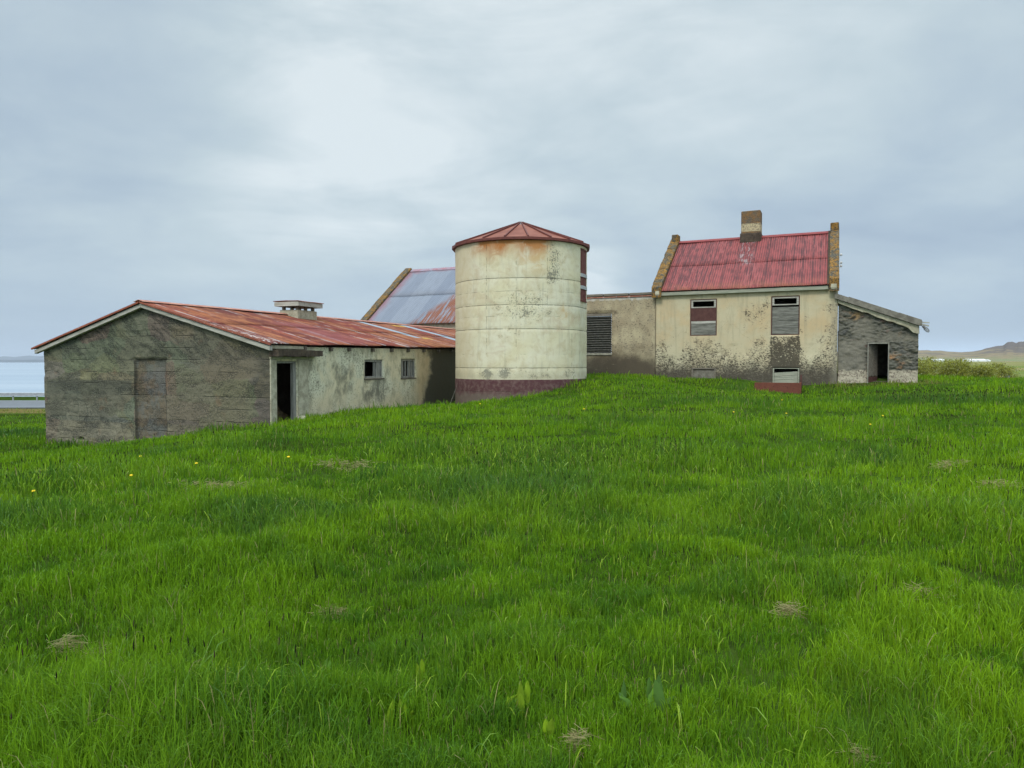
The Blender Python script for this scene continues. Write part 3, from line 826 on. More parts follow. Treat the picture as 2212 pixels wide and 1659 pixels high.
def ridge(name, azs, elev, r0, rp, r1, nr, rough, mat, zb=-9.0, seed=3, expo=1.0):
    """A real range of hills: rises from r0 to its crest near rp and falls to r1; elev = crest elevation (tan) per azimuth (x/y)."""
    V = []
    rs = np.concatenate([np.linspace(r0, rp, nr), np.linspace(rp, r1, 8)[1:]])
    A, RR = np.meshgrid(azs, rs, indexing='ij')
    X, Y = A * RR, RR
    cr = np.interp(azs, [e[0] for e in elev], [e[1] for e in elev])[:, None] * rp + EYE
    t = np.where(RR <= rp, (RR - r0) / (rp - r0), 1 - (RR - rp) / (r1 - rp))
    t = np.clip(t, 0, 1)
    prof = (t * t * (3 - 2 * t)) ** expo
    nz = (fbm(X / rough, Y / rough, seed, 5) - .5)
    Z = zb + (cr - zb) * prof + nz * (cr - zb) * .55 * prof * np.clip(1.02 - prof, 0, 1) + nz * 1.2 * (1 - prof) * 0
    q = np.arange(X.size).reshape(X.shape)
    F = np.stack([q[:-1, :-1].ravel(), q[1:, :-1].ravel(), q[1:, 1:].ravel(), q[:-1, 1:].ravel()], 1)
    o = np_mesh(name, np.stack([X.ravel(), Y.ravel(), Z.ravel()], 1), [F], mat, smooth=True)
    return tag(o, kind='structure')
def px2(p, yy): return ((p - 1106) / 1534.0, (781 - yy) / 1534.0)
prof_r = [px2(1300, 772), px2(1700, 764), px2(1900, 757), px2(1985, 757.5), px2(2003, 757), px2(2012, 758.5), px2(2030, 758), px2(2046, 760), px2(2075, 761.5),
          px2(2100, 760), px2(2118, 757), px2(2128, 753.5), px2(2140, 751), px2(2152, 748.5), px2(2166, 747.5), px2(2171, 743.5), px2(2175, 740.5), px2(2186, 739.5),
          px2(2194, 742.5), px2(2199, 739.5), px2(2212, 739), px2(2240, 742), px2(2300, 735), px2(2500, 745), px2(2900, 750)]
def m_hills(g, co, x, y, z):
    a = g.noise(g.sc(co, 1, .5, 3), .006, 6, .65, .5); s = g.noise(g.sc(co, 1, .6, 4), .03, 6, .7)
    c = g.mix(g.ss(s, .4, .62), (.25, .18, .095), (.165, .145, .07))
    rock = g.ss(g.add(g.mul(z, .0085), g.add(g.mul(a, 1.0), g.mul(s, .55))), .90, 1.0)
    c = g.mix(rock, c, g.mix(s, (.070, .058, .050), (.14, .105, .080)))
    c = g.mix(g.mul(g.ss(z, 14, 4), g.ss(s, .42, .6)), c, (.16, .19, .07))
    return dict(col=c, bump=s, bs=.6, bd=6)
azs = np.linspace(.1, 1.2, 700)
ridge('hills', azs, prof_r, 1100, 2300, 3400, 46, 90, material('hills', m_hills), zb=.6, seed=8, expo=.8)
m_far = material('far_land', lambda g, co, x, y, z: dict(
    col=g.mix(g.mul(g.ss(z, 60, 160), g.ss(g.noise(g.sc(co, 1, 1, 2), .002, 5, .7), .54, .60)), (.075, .09, .105), (.55, .60, .65))))
azs = np.linspace(-2.6, .2, 900)
ridge('far_shore', azs, [(-2.6, .003), (-1.1, .0028), (-.9, .0036), (-.72, .0026), (-.69, .0022), (-.66, .0030), (-.5, .004), (.2, .003)], 7600, 8000, 9500, 10, 500, m_far, seed=12)
ridge('far_mountains', azs, [(-2.6, .014), (-2.0, .008), (-1.5, .017), (-1.1, .016), (-.8, .012), (-.735, .005), (-.715, .0075), (-.70, .0065), (-.68, .0085), (-.665, .0075), (-.65, .009), (-.5, .02), (.2, .012)],
      10500, 13500, 16000, 16, 1600, m_far, seed=15)

# ------------------------------------------------------------------ low barn
TA = R(21.2)
A0 = (-6.99, 20.5)
barn = thing('low_barn', 'long low concrete barn with rusty red corrugated roof and grey gable left of the silo', 'barn', (A0[0], A0[1], -1.1), -TA)
LB = 22.5
def gtop(s):
    return 2.0 + (s + 9.38) / 4.58 * 1.37 if s < -4.8 else 2.03 + (-s) / 4.8 * 1.34
def gdisp(S, Z):
    q = (fbm(S * 1.4, Z * 1.8, 3, 4) - .5) * .014
    bd = np.floor((Z + (fbm(S * .8, Z * .2, 9, 3) - .5) * .1) / .37)
    q = q + (_h(bd, bd * 0, 5) - .5) * .022
    pk = fbm(S * 12, Z * 12, 14, 3)
    q = q - np.where(fbm(S * 1.1 + 4, Z * 1.5, 18, 3) > .5, 1, .25) * np.clip(pk - .45, 0, 1) * .06
    dr = (S > -5.28) & (S < -3.98) & (Z < 1.68)
    q = q - np.where(dr, .09, 0) - np.where((S > -5.34) & (S < -3.92) & (Z > 1.66) & (Z < 1.72), .04, 0)
    hole = ((S + 7.7) / .12) ** 2 + ((Z + .93) / .08) ** 2 < 1
    q = q - np.where(hole, .09, 0)
    return q
wall('gable_wall', lambda s, n, z: (s, -n, z), -9.38, 0, -1.9, gtop, [], .28, .035, MAT['gable_concrete'], barn, disp=gdisp, extra_s=(-4.8, -5.28, -3.98))
def pdisp(S, Z): return (fbm(S * 1.6, Z * 1.6, 33, 4) - .5) * .03
WB = [(.30, 1.20, -.9, 1.63), (4.92, 6.14, 1.02, 1.68), (7.46, 8.60, .98, 1.71)]
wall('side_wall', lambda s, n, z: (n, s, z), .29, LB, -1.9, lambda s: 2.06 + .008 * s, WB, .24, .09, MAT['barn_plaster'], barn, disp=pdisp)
wall('back_wall', lambda s, n, z: (s, LB + n, z), -9.38, 0, -1.9, gtop, [], .25, .4, MAT['grey_conc'], barn, extra_s=(-4.8,))
wall('far_side_wall', lambda s, n, z: (-9.36 - n, s, z), 0.30, LB - .01, -2.4, lambda s: 2.0, [], .25, .5, MAT['grey_conc'], barn)
MB().box(-9.1, -.25, .3, LB - .3, -.75, -.55).build('floor', MAT['inner'], barn)
MB().box(-2.6, -2.45, .3, LB - .3, -.55, 2.4).build('partition', MAT['inner'], barn)
ZE, ZR = 2.12, 3.47
sheet('roof', (.17, -.18, ZE + .02), (.17, LB + .1, ZE + .19), (-4.78, -.18, ZR + .0), (-4.78, LB + .1, ZR + .07), .1, .011, MAT['rust_roof'], barn, rows=12, laps=(.5,), ragged=.035, seed=3)
sheet('roof', (-9.66, -.18, 2.05), (-9.66, LB + .1, 2.05), (-4.82, -.18, ZR), (-4.82, LB + .1, ZR + .07), .1, .011, MAT['rust_roof'], barn, rows=6, laps=(.5,), ragged=.02, seed=5)
# ridge capping
mb = MB()
for k in range(9):
    s0, s1 = -.24 + k * 2.55, -.24 + (k + 1) * 2.55 + .06
    z = ZR + .055 + .003 * s0 + random.uniform(-.006, .006)
    mb.hexa([(-5.0, s0, z - .062), (-4.8, s0, z), (-4.8, s1, z + .006), (-5.0, s1, z - .056), (-5.0, s0, z - .050), (-4.8, s0, z + .012), (-4.8, s1, z + .018), (-5.0, s1, z - .044)])
    mb.hexa([(-4.8, s0, z), (-4.58, s0, z - .066), (-4.58, s1, z - .060), (-4.8, s1, z + .006), (-4.8, s0, z + .012), (-4.58, s0, z - .054), (-4.58, s1, z - .048), (-4.8, s1, z + .018)])
mb.build('ridge_cap', MAT['ridge_rust'], barn)
# barge boards
def slope_board(x0, z0, x1, z1, h, y0, y1):
    return MB().hexa([(x0, y0, z0 - h), (x1, y0, z1 - h), (x1, y1, z1 - h), (x0, y1, z0 - h), (x0, y0, z0), (x1, y0, z1), (x1, y1, z1), (x0, y1, z0)])
slope_board(-9.62, 2.00, -4.81, ZR - .055, .12, -.155, -.03).build('barge_board', MAT['grey_wood_x'], barn, bevel=.006)
for a_, b_, c_, d_ in ((-9.70, 2.075, -4.83, ZR + .015), (-4.79, ZR + .015, .19, 2.14)):
    slope_board(a_, b_, c_, d_, .055, -.215, -.165).build('verge_trim', MAT['verge_rust'], barn)
slope_board(-4.80, ZR - .055, -1.9, 2.62, .12, -.155, -.03).build('barge_board', MAT['grey_wood_x'], barn, bevel=.006)
slope_board(-1.895, 2.625, .13, 2.065, .13, -.160, -.03).build('barge_board', MAT['grey_wood_x'], barn, bevel=.006)
# rafter tails and eave beam over the door
for s in (2.83, 3.87, 5.34, 6.64, 7.89, 9.18, 10.5, 11.8):
    MB().box(-.1, .10, s, s + .11, 1.93 + .008 * s, 2.055 + .008 * s, .006).build('rafter_end', MAT['dark_wood_y'], barn)
MB().box(.031, .10, -.02, 1.55, 1.99, 2.09, .004).build('eave_board', MAT['cream_conc'], barn, bevel=.01)
MB().box(.06, .15, 1.42, 1.52, 1.97, 2.10, .004).build('rafter_end', MAT['dark_wood_y'], barn)
# door: canopy, jambs, frame
mb = MB()
for k in range(10):
    a, b = -.03 + k * .21, -.03 + (k + 1) * .21
    mb.box(.0, .34 + random.uniform(-.02, .02), a, b, 1.775 + random.uniform(-.01, .012), 1.965 + random.uniform(-.015, .01), .004)
mb.build('door_canopy', MAT['dark_conc'], barn)
mb = MB()
mb.box(.0, .045, -.02, .26, -.9, 1.69, .006); mb.box(.0, .045, 1.24, 1.72, -.9, 1.69, .006); mb.box(.0, .05, -.02, 1.72, 1.692, 1.765, .004)
mb.build('door_surround', MAT['cream_conc'], barn, bevel=.012)
mb = MB()
mb.box(-.16, -.02, 1.12, 1.195, -.55, 1.62); mb.box(-.16, -.02, .305, 1.12, 1.57, 1.622); mb.box(-.12, .0, 1.05, 1.118, -.55, 1.56, .004)
mb.build('door_frame', MAT['grey_wood_z'], barn, bevel=.006)
# windows: 1 open with a casement, 2 with upright slats
def barn_window(s0, s1, z0, z1):
    f = MB()
    t = .065
    f.box(-.14, -.03, s0, s0 + t, z0, z1); f.box(-.14, -.03, s1 - t, s1, z0, z1)
    f.box(-.14, -.025, s0 + t, s1 - t, z0, z0 + t); f.box(-.14, -.03, s0 + t, s1 - t, z1 - t, z1)
    return f.build('window', MAT['grey_wood_z'], barn, bevel=.005)
w1 = barn_window(4.925, 6.135, 1.025, 1.675)
MB().box(-.11, -.06, 5.62, 5.68, 1.09, 1.61).box(-.11, -.06, 5.76, 5.80, 1.09, 1.61).box(-.10, -.07, 5.80, 6.07, 1.09, 1.61).build('casement', MAT['grey_wood_z'], w1, bevel=.004)
MB().box(-.03, .035, 4.88, 6.2, .965, 1.018, .004).build('sill', MAT['dark_wood_y'], w1, bevel=.006)
w2 = barn_window(7.465, 8.595, .985, 1.705)
mb = MB()
mb.box(-.11, -.05, 7.62, 7.72, 1.05, 1.64); mb.box(-.11, -.06, 7.88, 7.95, 1.05, 1.64); mb.box(-.10, -.06, 8.10, 8.30, 1.05, 1.64); mb.box(-.11, -.05, 8.36, 8.44, 1.05, 1.64)
mb.box(-.10, -.055, 7.53, 7.60, 1.05, 1.64)
mb.build('slat', MAT['grey_wood_z'], w2, bevel=.004)
MB().box(-.03, .03, 7.44, 8.62, .935, .978, .004).build('sill', MAT['dark_wood_y'], w2, bevel=.006)
# roof vent
vent = MB()
for k in range(1):
    vent.prism([(-5.0, 3.0), (-5.0, 3.67), (-4.12, 3.67), (-4.12, 3.0)], 'y', 6.56, 7.80)
v_ = vent.build('roof_vent', MAT['cream_conc'], barn, bevel=.02)
mb = MB()
for x in (-4.94, -4.28):
    for s in (6.64, 7.14, 7.60):
        MB().box(x, x + .1, s, s + .11, 3.67, 3.84).build('post', MAT['dark_wood_x'], v_)
MB().box(-5.12, -3.96, 6.40, 6.44, 3.81, 3.98).box(-5.12, -3.96, 7.92, 7.96, 3.81, 3.98).box(-5.12, -5.08, 6.44, 7.92, 3.81, 3.98).box(-4.0, -3.96, 6.44, 7.92, 3.81, 3.98).box(-5.08, -4.0, 6.44, 7.92, 3.93, 3.97).build('vent_cap', MAT['grey_wood_x'], v_)
sheet('vent_cap_sheet', (-3.92, 6.36, 4.00), (-3.92, 8.0, 4.00), (-5.16, 6.36, 4.03), (-5.16, 8.0, 4.03), .1, .011, MAT['ridge_rust'], v_, rows=3, laps=(), ragged=.0, seed=2)

# hay and rubble heaped inside the barn, seen through the door and the first window
def mound(name, x, y, z, rx, ry, h, mat, parent, seed):
    r = random.Random(seed); V = []; F = []
    n, m = 28, 10
    for j in range(m + 1):
        for i in range(n):
            a = 2 * math.pi * i / n; rr = 1 - j / m
            k = 1 + .25 * math.sin(3 * a + seed) + r.uniform(-.08, .08)
            V.append((x + rx * rr * k * math.cos(a), y + ry * rr * k * math.sin(a), z + h * (1 - rr ** 1.8) * (1 + r.uniform(-.12, .12))))
    for j in range(m):
        for i in range(n):
            k = (i + 1) % n
            F.append((j * n + i, j * n + k, (j + 1) * n + k, (j + 1) * n + i))
    b = MB(); b.v = V; b.f = F
    return b.build(name, mat, parent)
def to_world(O, th, x, y, z):
    return (O[0] + x * math.cos(th) + y * math.sin(th), O[1] - x * math.sin(th) + y * math.cos(th), z)
wx = to_world(A0, TA, -1.35, 1.2, -.55)
tag(mound('hay_heap', wx[0], wx[1], -.56, .85, .8, 1.0, MAT['hay'], None, 1), 'brown heap of old hay inside the dark doorway of the low barn', 'hay heap')
wx = to_world(A0, TA, -1.3, 6.2, -.55)
tag(mound('hay_heap', wx[0], wx[1], -.56, .95, .95, 1.95, MAT['hay'], None, 4), 'heap of old hay behind the open small window of the low barn', 'hay heap')

# ------------------------------------------------------------------ farmhouse, link wing, tall barn, stone shed
TH = R(24.2)
H0 = (13.728, 30.0)
house = thing('farmhouse', 'ochre plastered farmhouse with steep faded red corrugated roof, chimney and boarded windows', 'farmhouse', (H0[0], H0[1], -.2), -TH)
HW, HD = -7.72, 8.1
OPEN = [(-6.13, -4.95, 2.79, 4.45), (-2.65, -1.49, 2.77, 4.46), (-6.06, -4.97, .25, 1.33), (-2.56, -1.47, .35, 1.34)]
def hdisp(S, Z): return (fbm(S * 1.2, Z * 1.2, 51, 4) - .5) * .03 - .02 * np.clip((fbm(S * 3, Z * 3, 58, 3) - .55) * 6, 0, 1) * (Z < 2.4)
wall('front_wall', lambda s, n, z: (s, -n, z), HW, 0, -.4, lambda s: 4.78, OPEN, .28, .07, MAT['house_plaster'], house, disp=hdisp)
wall('back_wall', lambda s, n, z: (s, HD + n, z), HW, 0, -.4, lambda s: 4.78, [], .28, .5, MAT['grey_conc'], house)
def gt(y): return 4.78 + (7.70 - 4.78) * (1 - abs(y - 4.05) / 4.05) if 0 <= y <= 8.1 else 4.78
wall('gable_wall', lambda s, n, z: (n, s, z), .285, HD - .285, -.4, lambda y: gt(y), [], .26, .25, MAT['house_plaster'], house, extra_s=(4.05,))
wall('gable_wall', lambda s, n, z: (HW - n, s, z), .285, HD - .285, -.4, lambda y: gt(y), [], .26, .25, MAT['grey_conc'], house, extra_s=(4.05,))
MB().box(HW + .3, -.3, .3, HD - .3, .1, .2).build('floor', MAT['inner'], house)
MB().box(HW + .3, -.3, .3, HD - .3, 2.05, 2.2).build('floor', MAT['inner'], house)
MB().box(HW + .3, -.3, 2.9, 3.0, .2, 4.7).build('partition', MAT['inner'], house)
SL = (7.72 - 4.86) / 4.25
sheet('roof', (-7.40, -.22, 4.86), (-.36, -.22, 4.86), (-7.40, 4.05, 7.74), (-.36, 4.05, 7.74), .102, .014, MAT['red_roof'], house, rows=14, laps=(.5,), ragged=.01, seed=8)
sheet('roof', (-7.40, 8.32, 4.86), (-.36, 8.32, 4.86), (-7.40, 4.05, 7.735), (-.36, 4.05, 7.735), .102, .014, MAT['red_roof'], house, rows=6, laps=(.5,), ragged=.01, seed=9)
MB().prism([(3.88, 7.665), (4.05, 7.775), (4.22, 7.665), (4.22, 7.690), (4.05, 7.805), (3.88, 7.690)], 'x', -7.42, -.34).build('ridge_cap', MAT['ridge_red'], house)
MB().prism([(-.2, 4.84), (4.05, 7.74), (4.05, 7.82), (-.2, 4.92)], 'x', -.43, -.346).build('flashing', MAT['dark_conc'], house)
MB().box(-7.50, -4.0, -.17, -.135, 4.655, 4.80, .003).build('fascia', MAT['green_wood_x'], house, bevel=.005)
MB().box(-3.996, -.38, -.172, -.137, 4.660, 4.81, .003).build('fascia', MAT['green_wood_x'], house, bevel=.005)
MB().box(-7.50, -.36, -.135, .0, 4.79, 4.82).build('soffit', MAT['dark_wood_x'], house)
def parapet(x0, x1, parent, seed, low=4.98, stub=.0, rise=.20, y0=-.28, ym=4.05, hy=8.1, ze=4.86, zr=7.74, mat='lichen'):
    # coping beam running up both slopes of a gable, cut into rough lengths
    mb = MB(); r = random.Random(seed)
    yb = hy - y0
    n = 14
    for side in (0, 1):
        for k in range(n):
            a, b = k / n, (k + 1) / n
            def P(t):
                y = y0 + (ym - y0) * t; z = ze + (zr - ze) * t
                return (y if side == 0 else 2 * ym - y), z
            (ya, za), (yc, zc) = P(a), P(b)
            e = r.uniform(-.016, .016); e2 = r.uniform(-.012, .012)
            lo = .30
            mb.hexa([(x0 + e2, ya, za - lo), (x1 + e2, ya, za - lo), (x1 + e2, yc, zc - lo), (x0 + e2, yc, zc - lo),
                     (x0 + e2, ya, za + rise + e), (x1 + e2, ya, za + rise + e), (x1 + e2, yc, zc + rise + e), (x0 + e2, yc, zc + rise + e)])
    return mb.build('parapet', MAT[mat], parent, bevel=.012)
parapet(-7.86, -7.42, house, 1)
parapet(-.345, .03, house, 2, rise=.22)
MB().box(-7.78, -7.44, 3.80, 4.30, 7.75, 8.12, .01).build('parapet_stub', MAT['lichen'], house, bevel=.03)
MB().box(-.343, .028, 3.75, 4.36, 7.75, 8.14, .008).build('parapet_stub', MAT['lichen'], house, bevel=.03)
for x0, x1 in ((-7.70, -7.48), (-.30, -.04)):
    MB().prism([(-.26, 4.60), (-.30, 4.74), (-.28, 4.90), (-.0, 4.94), (-.0, 4.56)], 'x', x0, x1).build('kneeler', MAT['cream_conc'], house, bevel=.03)
chm = MB().box(-4.36, -3.45, 3.62, 4.48, 6.9, 8.99, .012).build('chimney', MAT['chimney'], house, bevel=.03)
MB().box(-4.40, -3.42, 3.58, 4.52, 7.42, 7.90, .02).build('chimney_collar', MAT['dark_conc'], chm, bevel=.03)
# insulators on the right gable
for k, (yy, zz, r) in enumerate(((1.55, 6.32, .055), (1.0, 5.90, .05), (1.0, 5.76, .05))):
    MB().tube([(.02, yy, zz - .05), (.09, yy, zz - .05), (.11, yy, zz - .02), (.11, yy, zz - .06)], .010).tube([(.11, yy, zz - .05), (.11, yy, zz - .02), (.11, yy, zz + .02), (.11, yy, zz + .05)], [.03, r, r * .9, .02], 10).build('insulator', MAT['porcelain'], house, smooth=True)

def house_window(x0, x1, z0, z1, kind):
    f = MB(); t = .07
    f.box(x0, x0 + .035, -.004, .06, z0, z1); f.box(x1 - .035, x1, -.004, .06, z0, z1); f.box(x0 + .035, x1 - .035, -.004, .06, z1 - .03, z1); f.box(x0 + .035, x1 - .035, -.004, .06, z0, z0 + .03)
    wd = f.build('window', MAT['maroon'], house, bevel=.004)
    a, b = x0 + .037, x1 - .037
    m = MB(); zt = z1 - .033
    m.box(a, a + .085, .012, .07, zt - .36, zt); m.box(b - .085, b, .012, .07, zt - .36, zt)
    m.box(a + .085, b - .085, .012, .07, zt - .065, zt); m.box(a + .085, b - .085, .012, .07, zt - .36, zt - .31)
    m.build('window_frame', MAT['grey_wood_x'], wd, bevel=.004)
    zl = zt - .37
    if kind == 'panel':
        MB().box(a, b, .02, .045, zl - .58, zl).build('panel', MAT['maroon'], wd, bevel=.003)
        MB().box(a, b, .008, .035, zl - .70, zl - .59, .003).build('board', MAT['grey_wood_x'], wd, bevel=.003)
        MB().box(a, b, .022, .045, z0 + .032, zl - .71, .003).build('board', MAT['board'], wd, bevel=.003)
    else:
        zz = z0 + .034
        for k, h in enumerate((.28, .31, .24, .36)):
            e = .006 * (k % 2)
            MB().box(a + .002 * k, b, .018 + e, .05, zz, min(zz + h, zl - .002) - .012, .003).build('board', MAT['board'], wd, bevel=.003)
            zz += h
    return wd
house_window(-6.125, -4.955, 2.795, 4.445, 'panel')
house_window(-2.645, -1.495, 2.775, 4.455, 'boards')
# basement openings
bw = MB().prism([(-6.055, .3), (-6.055, 1.325), (-4.975, 1.325), (-4.975, .3), (-5.045, .3), (-5.045, 1.27), (-5.985, 1.27), (-5.985, .3)], 'y', .0, .09).build('basement_window', MAT['dark_wood_x'], house, bevel=.004)
MB().box(-5.98, -5.05, .05, .075, .3, 1.225).build('board', MAT['tile_grey'], bw)
bw = MB().prism([(-2.555, .35), (-2.555, 1.336), (-1.475, 1.336), (-1.475, .35), (-1.53, .35), (-1.53, 1.31), (-2.50, 1.31), (-2.50, .35)], 'y', .0, .09).build('basement_window', MAT['green_wood_x'], house, bevel=.004)
for k in range(4):
    zz = 1.13 - k * .165
    MB().hexa([(-2.49, .03, zz - .15), (-1.54, .03, zz - .09), (-1.54, .055, zz - .09), (-2.49, .055, zz - .15),
               (-2.49, .03, zz), (-1.54, .03, zz + .065), (-1.54, .055, zz + .065), (-2.49, .055, zz)]).build('board', MAT['green_wood_x'], bw, bevel=.004)

# light well of painted slabs in front of the second basement window
lw = thing('light_well', 'low rust-brown painted slab box standing in the grass under the right boarded window', 'light well', to_world(H0, TH, -2.3, -1.0, .15), -TH)
def lwbox(x0, x1, y0, y1, z0, z1, nm, mat='redbrown'):
    MB().box(x0 + 2.3, x1 + 2.3, y0 + 1.0, y1 + 1.0, z0, z1, .004).build(nm, MAT[mat], lw, bevel=.008)
lwbox(-3.21, -1.35, -1.06, -.96, -.1, .73, 'front_slab')
lwbox(-1.45, -1.36, -.955, -.05, -.1, .73, 'side_slab')
lwbox(-3.20, -3.11, -.955, -.05, -.1, .70, 'side_slab')
lwbox(-1.43, -1.36, -.10, -.04, .3, 1.05, 'upright', 'maroon')

# link wing (flat-roofed), its plaster front in line with the house
link_b = thing('link_building', 'weathered flat-topped plaster wing between the silo and the farmhouse, dark at its foot', 'building', (*to_world(H0, TH, -11.5, 0, 0)[:2], -.2), -TH)
LX = 11.5
def lmap(s, n, z): return (s + LX, -n, z)
def ldisp(S, Z):
    rag = fbm(S * 5, Z * 5, 77, 3)
    nich = (S > -12.6) & (S < -9.72 + (rag - .5) * .25) & (Z < 4.05 + (rag - .5) * .14) & (Z > 1.95)
    nich2 = (S > -12.6) & (S < -9.55) & (Z > 3.78) & (Z < 4.0)
    return (fbm(S * 1.2, Z * 1.2, 61, 4) - .5) * .04 - np.where(nich | nich2, .05, 0)
wall('front_wall', lmap, -16.5, -7.735, -.5, lambda s: 4.66 + .0 * s, [(-12.3, -9.85, 2.02, 3.93)], .28, .06, MAT['link_plaster'], link_b, disp=ldisp)
MB().box(-16.5 + LX, -7.74 + LX, .29, 4.5, 4.6, 4.70).build('roof', MAT['dark_conc'], link_b)
MB().box(-16.5 + LX, -16.25 + LX, .29, 4.5, -.5, 4.59).build('side_wall', MAT['grey_conc'], link_b)
mb = MB()
for k in range(7):
    a, b = -16.5 + LX + k * 1.26, -16.5 + LX + (k + 1) * 1.25
    e = random.uniform(-.01, .01)
    mb.box(a, min(b, -7.86 + LX), -.10, .3, 4.735 + e, 4.845 + e, .006)
mb.build('roof_edge', MAT['dark_wood_x'], link_b, bevel=.008)
mb = MB()
for k in range(14):
    a = -16.4 + LX + k * .62
    mb.box(a, a + .60, -.06, -.03, 4.665 + random.uniform(-.01, .01), 4.73, .008)
mb.build('roof_packing', MAT['ridge_rust'], link_b)
sh = MB().box(-12.3 + LX, -9.86 + LX, .0, .05, 3.80, 3.92, .004).build('shutter', MAT['dark_wood_x'], link_b, bevel=.005)
V, F = [], []
nz, nx = 230, 26
for i in range(nz + 1):
    for j in range(nx + 1):
        zz = 2.02 + 1.77 * i / nz; xx = -12.3 + 2.44 * j / nx
        V.append((xx + LX, .05 - .026 * math.sin(2 * math.pi * zz / .112 + .3 * math.sin(xx * 2)) + .012 * math.sin(xx * 3 + zz * 2), zz))
for i in range(nz):
    for j in range(nx):
        a = i * (nx + 1) + j
        F.append((a, a + 1, a + nx + 2, a + nx + 1))
o = np_mesh('corrugated_panel', np.array(V), [np.array(F)], MAT['corr_dark'], sh, smooth=True)
o.location.z = 0
mm = o.modifiers.new('solid', 'SOLIDIFY'); mm.thickness = .01
MB().box(-12.5 + LX, -9.8 + LX, -.05, .05, 1.93, 2.015, .006).build('sill', MAT['grey_conc'], sh, bevel=.01)

# tall barn behind
tb = thing('tall_barn', 'tall barn behind, steep blue-grey corrugated roof streaked with rust and an orange lichened gable coping', 'barn', (*to_world(H0, TH, -22, 4.6, 0)[:2], -.3), -TH)
TX0, TX1, TY0, TYM, TZE, TZR = -27.55, -16.6, 4.6, 9.9, 4.05, 8.02
ox, oy = 22.0, -4.6
def tm(s, n, z): return (s + ox, TY0 + oy - n, z)
wall('front_wall', tm, TX0, TX1, -1.5, lambda s: TZE - .04, [], .3, .3, MAT['cream_conc'], tb)
wall('back_wall', lambda s, n, z: (s + ox, 2 * TYM - TY0 + oy + n, z), TX0, TX1, -1.5, lambda s: TZE - .04, [], .3, .6, MAT['grey_conc'], tb)
def tt(y): return TZE + (TZR - TZE) * (1 - abs(y - TYM) / (TYM - TY0)) - .06
wall('gable_wall', lambda s, n, z: (TX0 + ox - n, s + oy, z), TY0 + .31, 2 * TYM - TY0 - .31, -1.5, tt, [], .3, .4, MAT['cream_conc'], tb, extra_s=(TYM,))
wall('gable_wall', lambda s, n, z: (TX1 + ox + n, s + oy, z), TY0 + .31, 2 * TYM - TY0 - .31, -1.5, tt, [], .3, .4, MAT['cream_conc'], tb, extra_s=(TYM,))
sheet('roof', (TX0 + .3 + ox, TY0 - .25 + oy, TZE - .12), (TX1 + .2 + ox, TY0 - .25 + oy, TZE - .12), (TX0 + .3 + ox, TYM + oy, TZR), (TX1 + .2 + ox, TYM + oy, TZR), .125, .018, MAT['blue_roof'], tb, rows=12, laps=(.52,), ragged=.01, seed=21)
sheet('roof', (TX0 + .3 + ox, 2 * TYM - TY0 + .25 + oy, TZE - .12), (TX1 + .2 + ox, 2 * TYM - TY0 + .25 + oy, TZE - .12), (TX0 + .3 + ox, TYM + oy, TZR), (TX1 + .2 + ox, TYM + oy, TZR), .125, .018, MAT['blue_roof'], tb, rows=6, laps=(.5,), ragged=.01, seed=22)
MB().prism([(TYM - .2 + oy, TZR - .12), (TYM + oy, TZR + .03), (TYM + .2 + oy, TZR - .12), (TYM + .2 + oy, TZR - .09), (TYM + oy, TZR + .07), (TYM - .2 + oy, TZR - .09)], 'x', TX0 + .3 + ox, TX1 + .2 + ox).build('ridge_cap', MAT['ridge_blue'], tb)
parapet(TX0 - .22 + ox, TX0 + .28 + ox, tb, 5, rise=.20, y0=TY0 - .45 + oy, ym=TYM + oy, hy=0, ze=TZE - .28, zr=TZR)

# stone shed on the right
shed = thing('stone_shed', 'small grey rubble stone lean-to with open doorway against the right end of the farmhouse', 'shed', (*to_world(H0, TH, 0, 0, 0)[:2], -.2), -TH)
def s_top(s): return 4.33 - .395 * s
pts = np.array([(random.Random(i).uniform(0, 3), random.Random(i + 999).uniform(.2, 4.6)) for i in range(330)])
tn = []
for i in range(330):
    r = random.Random(i * 7 + 1); k = r.random()
    c = (.125, .118, .092) if k < .5 else ((.20, .175, .125) if k < .72 else ((.075, .075, .068) if k < .88 else ((.22, .13, .07) if k < .95 else (.13, .065, .05))))
    tn.append(c)
pts = np.concatenate([pts, [(.75, 3.53), (1.1, 3.62)], [(2.12, 1.86)]]); tn += [(.30, .19, .09), (.16, .06, .05), (.34, .19, .09)]
big_r = np.array([1.0] * 330 + [.45, .8, .5])
def cells(S, Z):
    P = np.stack([S.ravel() + (fbm(S * 5, Z * 5, 3, 4).ravel() - .5) * .42, Z.ravel() + (fbm(S * 5, Z * 5, 8, 4).ravel() - .5) * .26], 1)
    dd = ((P[:, None, 0] - pts[None, :, 0]) / 1.5) ** 2 + (P[:, None, 1] - pts[None, :, 1]) ** 2
    dd = np.sqrt(dd) * big_r[None, :]
    i = dd.argsort(1)[:, :2]
    a = np.take_along_axis(dd, i, 1)
    return i[:, 0].reshape(S.shape), a[:, 0].reshape(S.shape), (a[:, 1] - a[:, 0]).reshape(S.shape)
def smooth_patch(S, Z):
    m = sm(S, -.3, -.1) * (1 - sm(S, 1.0, 1.12)) * sm(Z, 1.15, 1.25) * (1 - sm(Z, 2.45, 2.6))
    m2 = sm(fbm(S * 1.1, Z * 1.6, 41, 3), .50, .62) * (Z > 2.45)
    foot = 1 - sm(Z, 1.25, 1.33)
    return np.clip(m + m2 * .8 + foot, 0, 1)
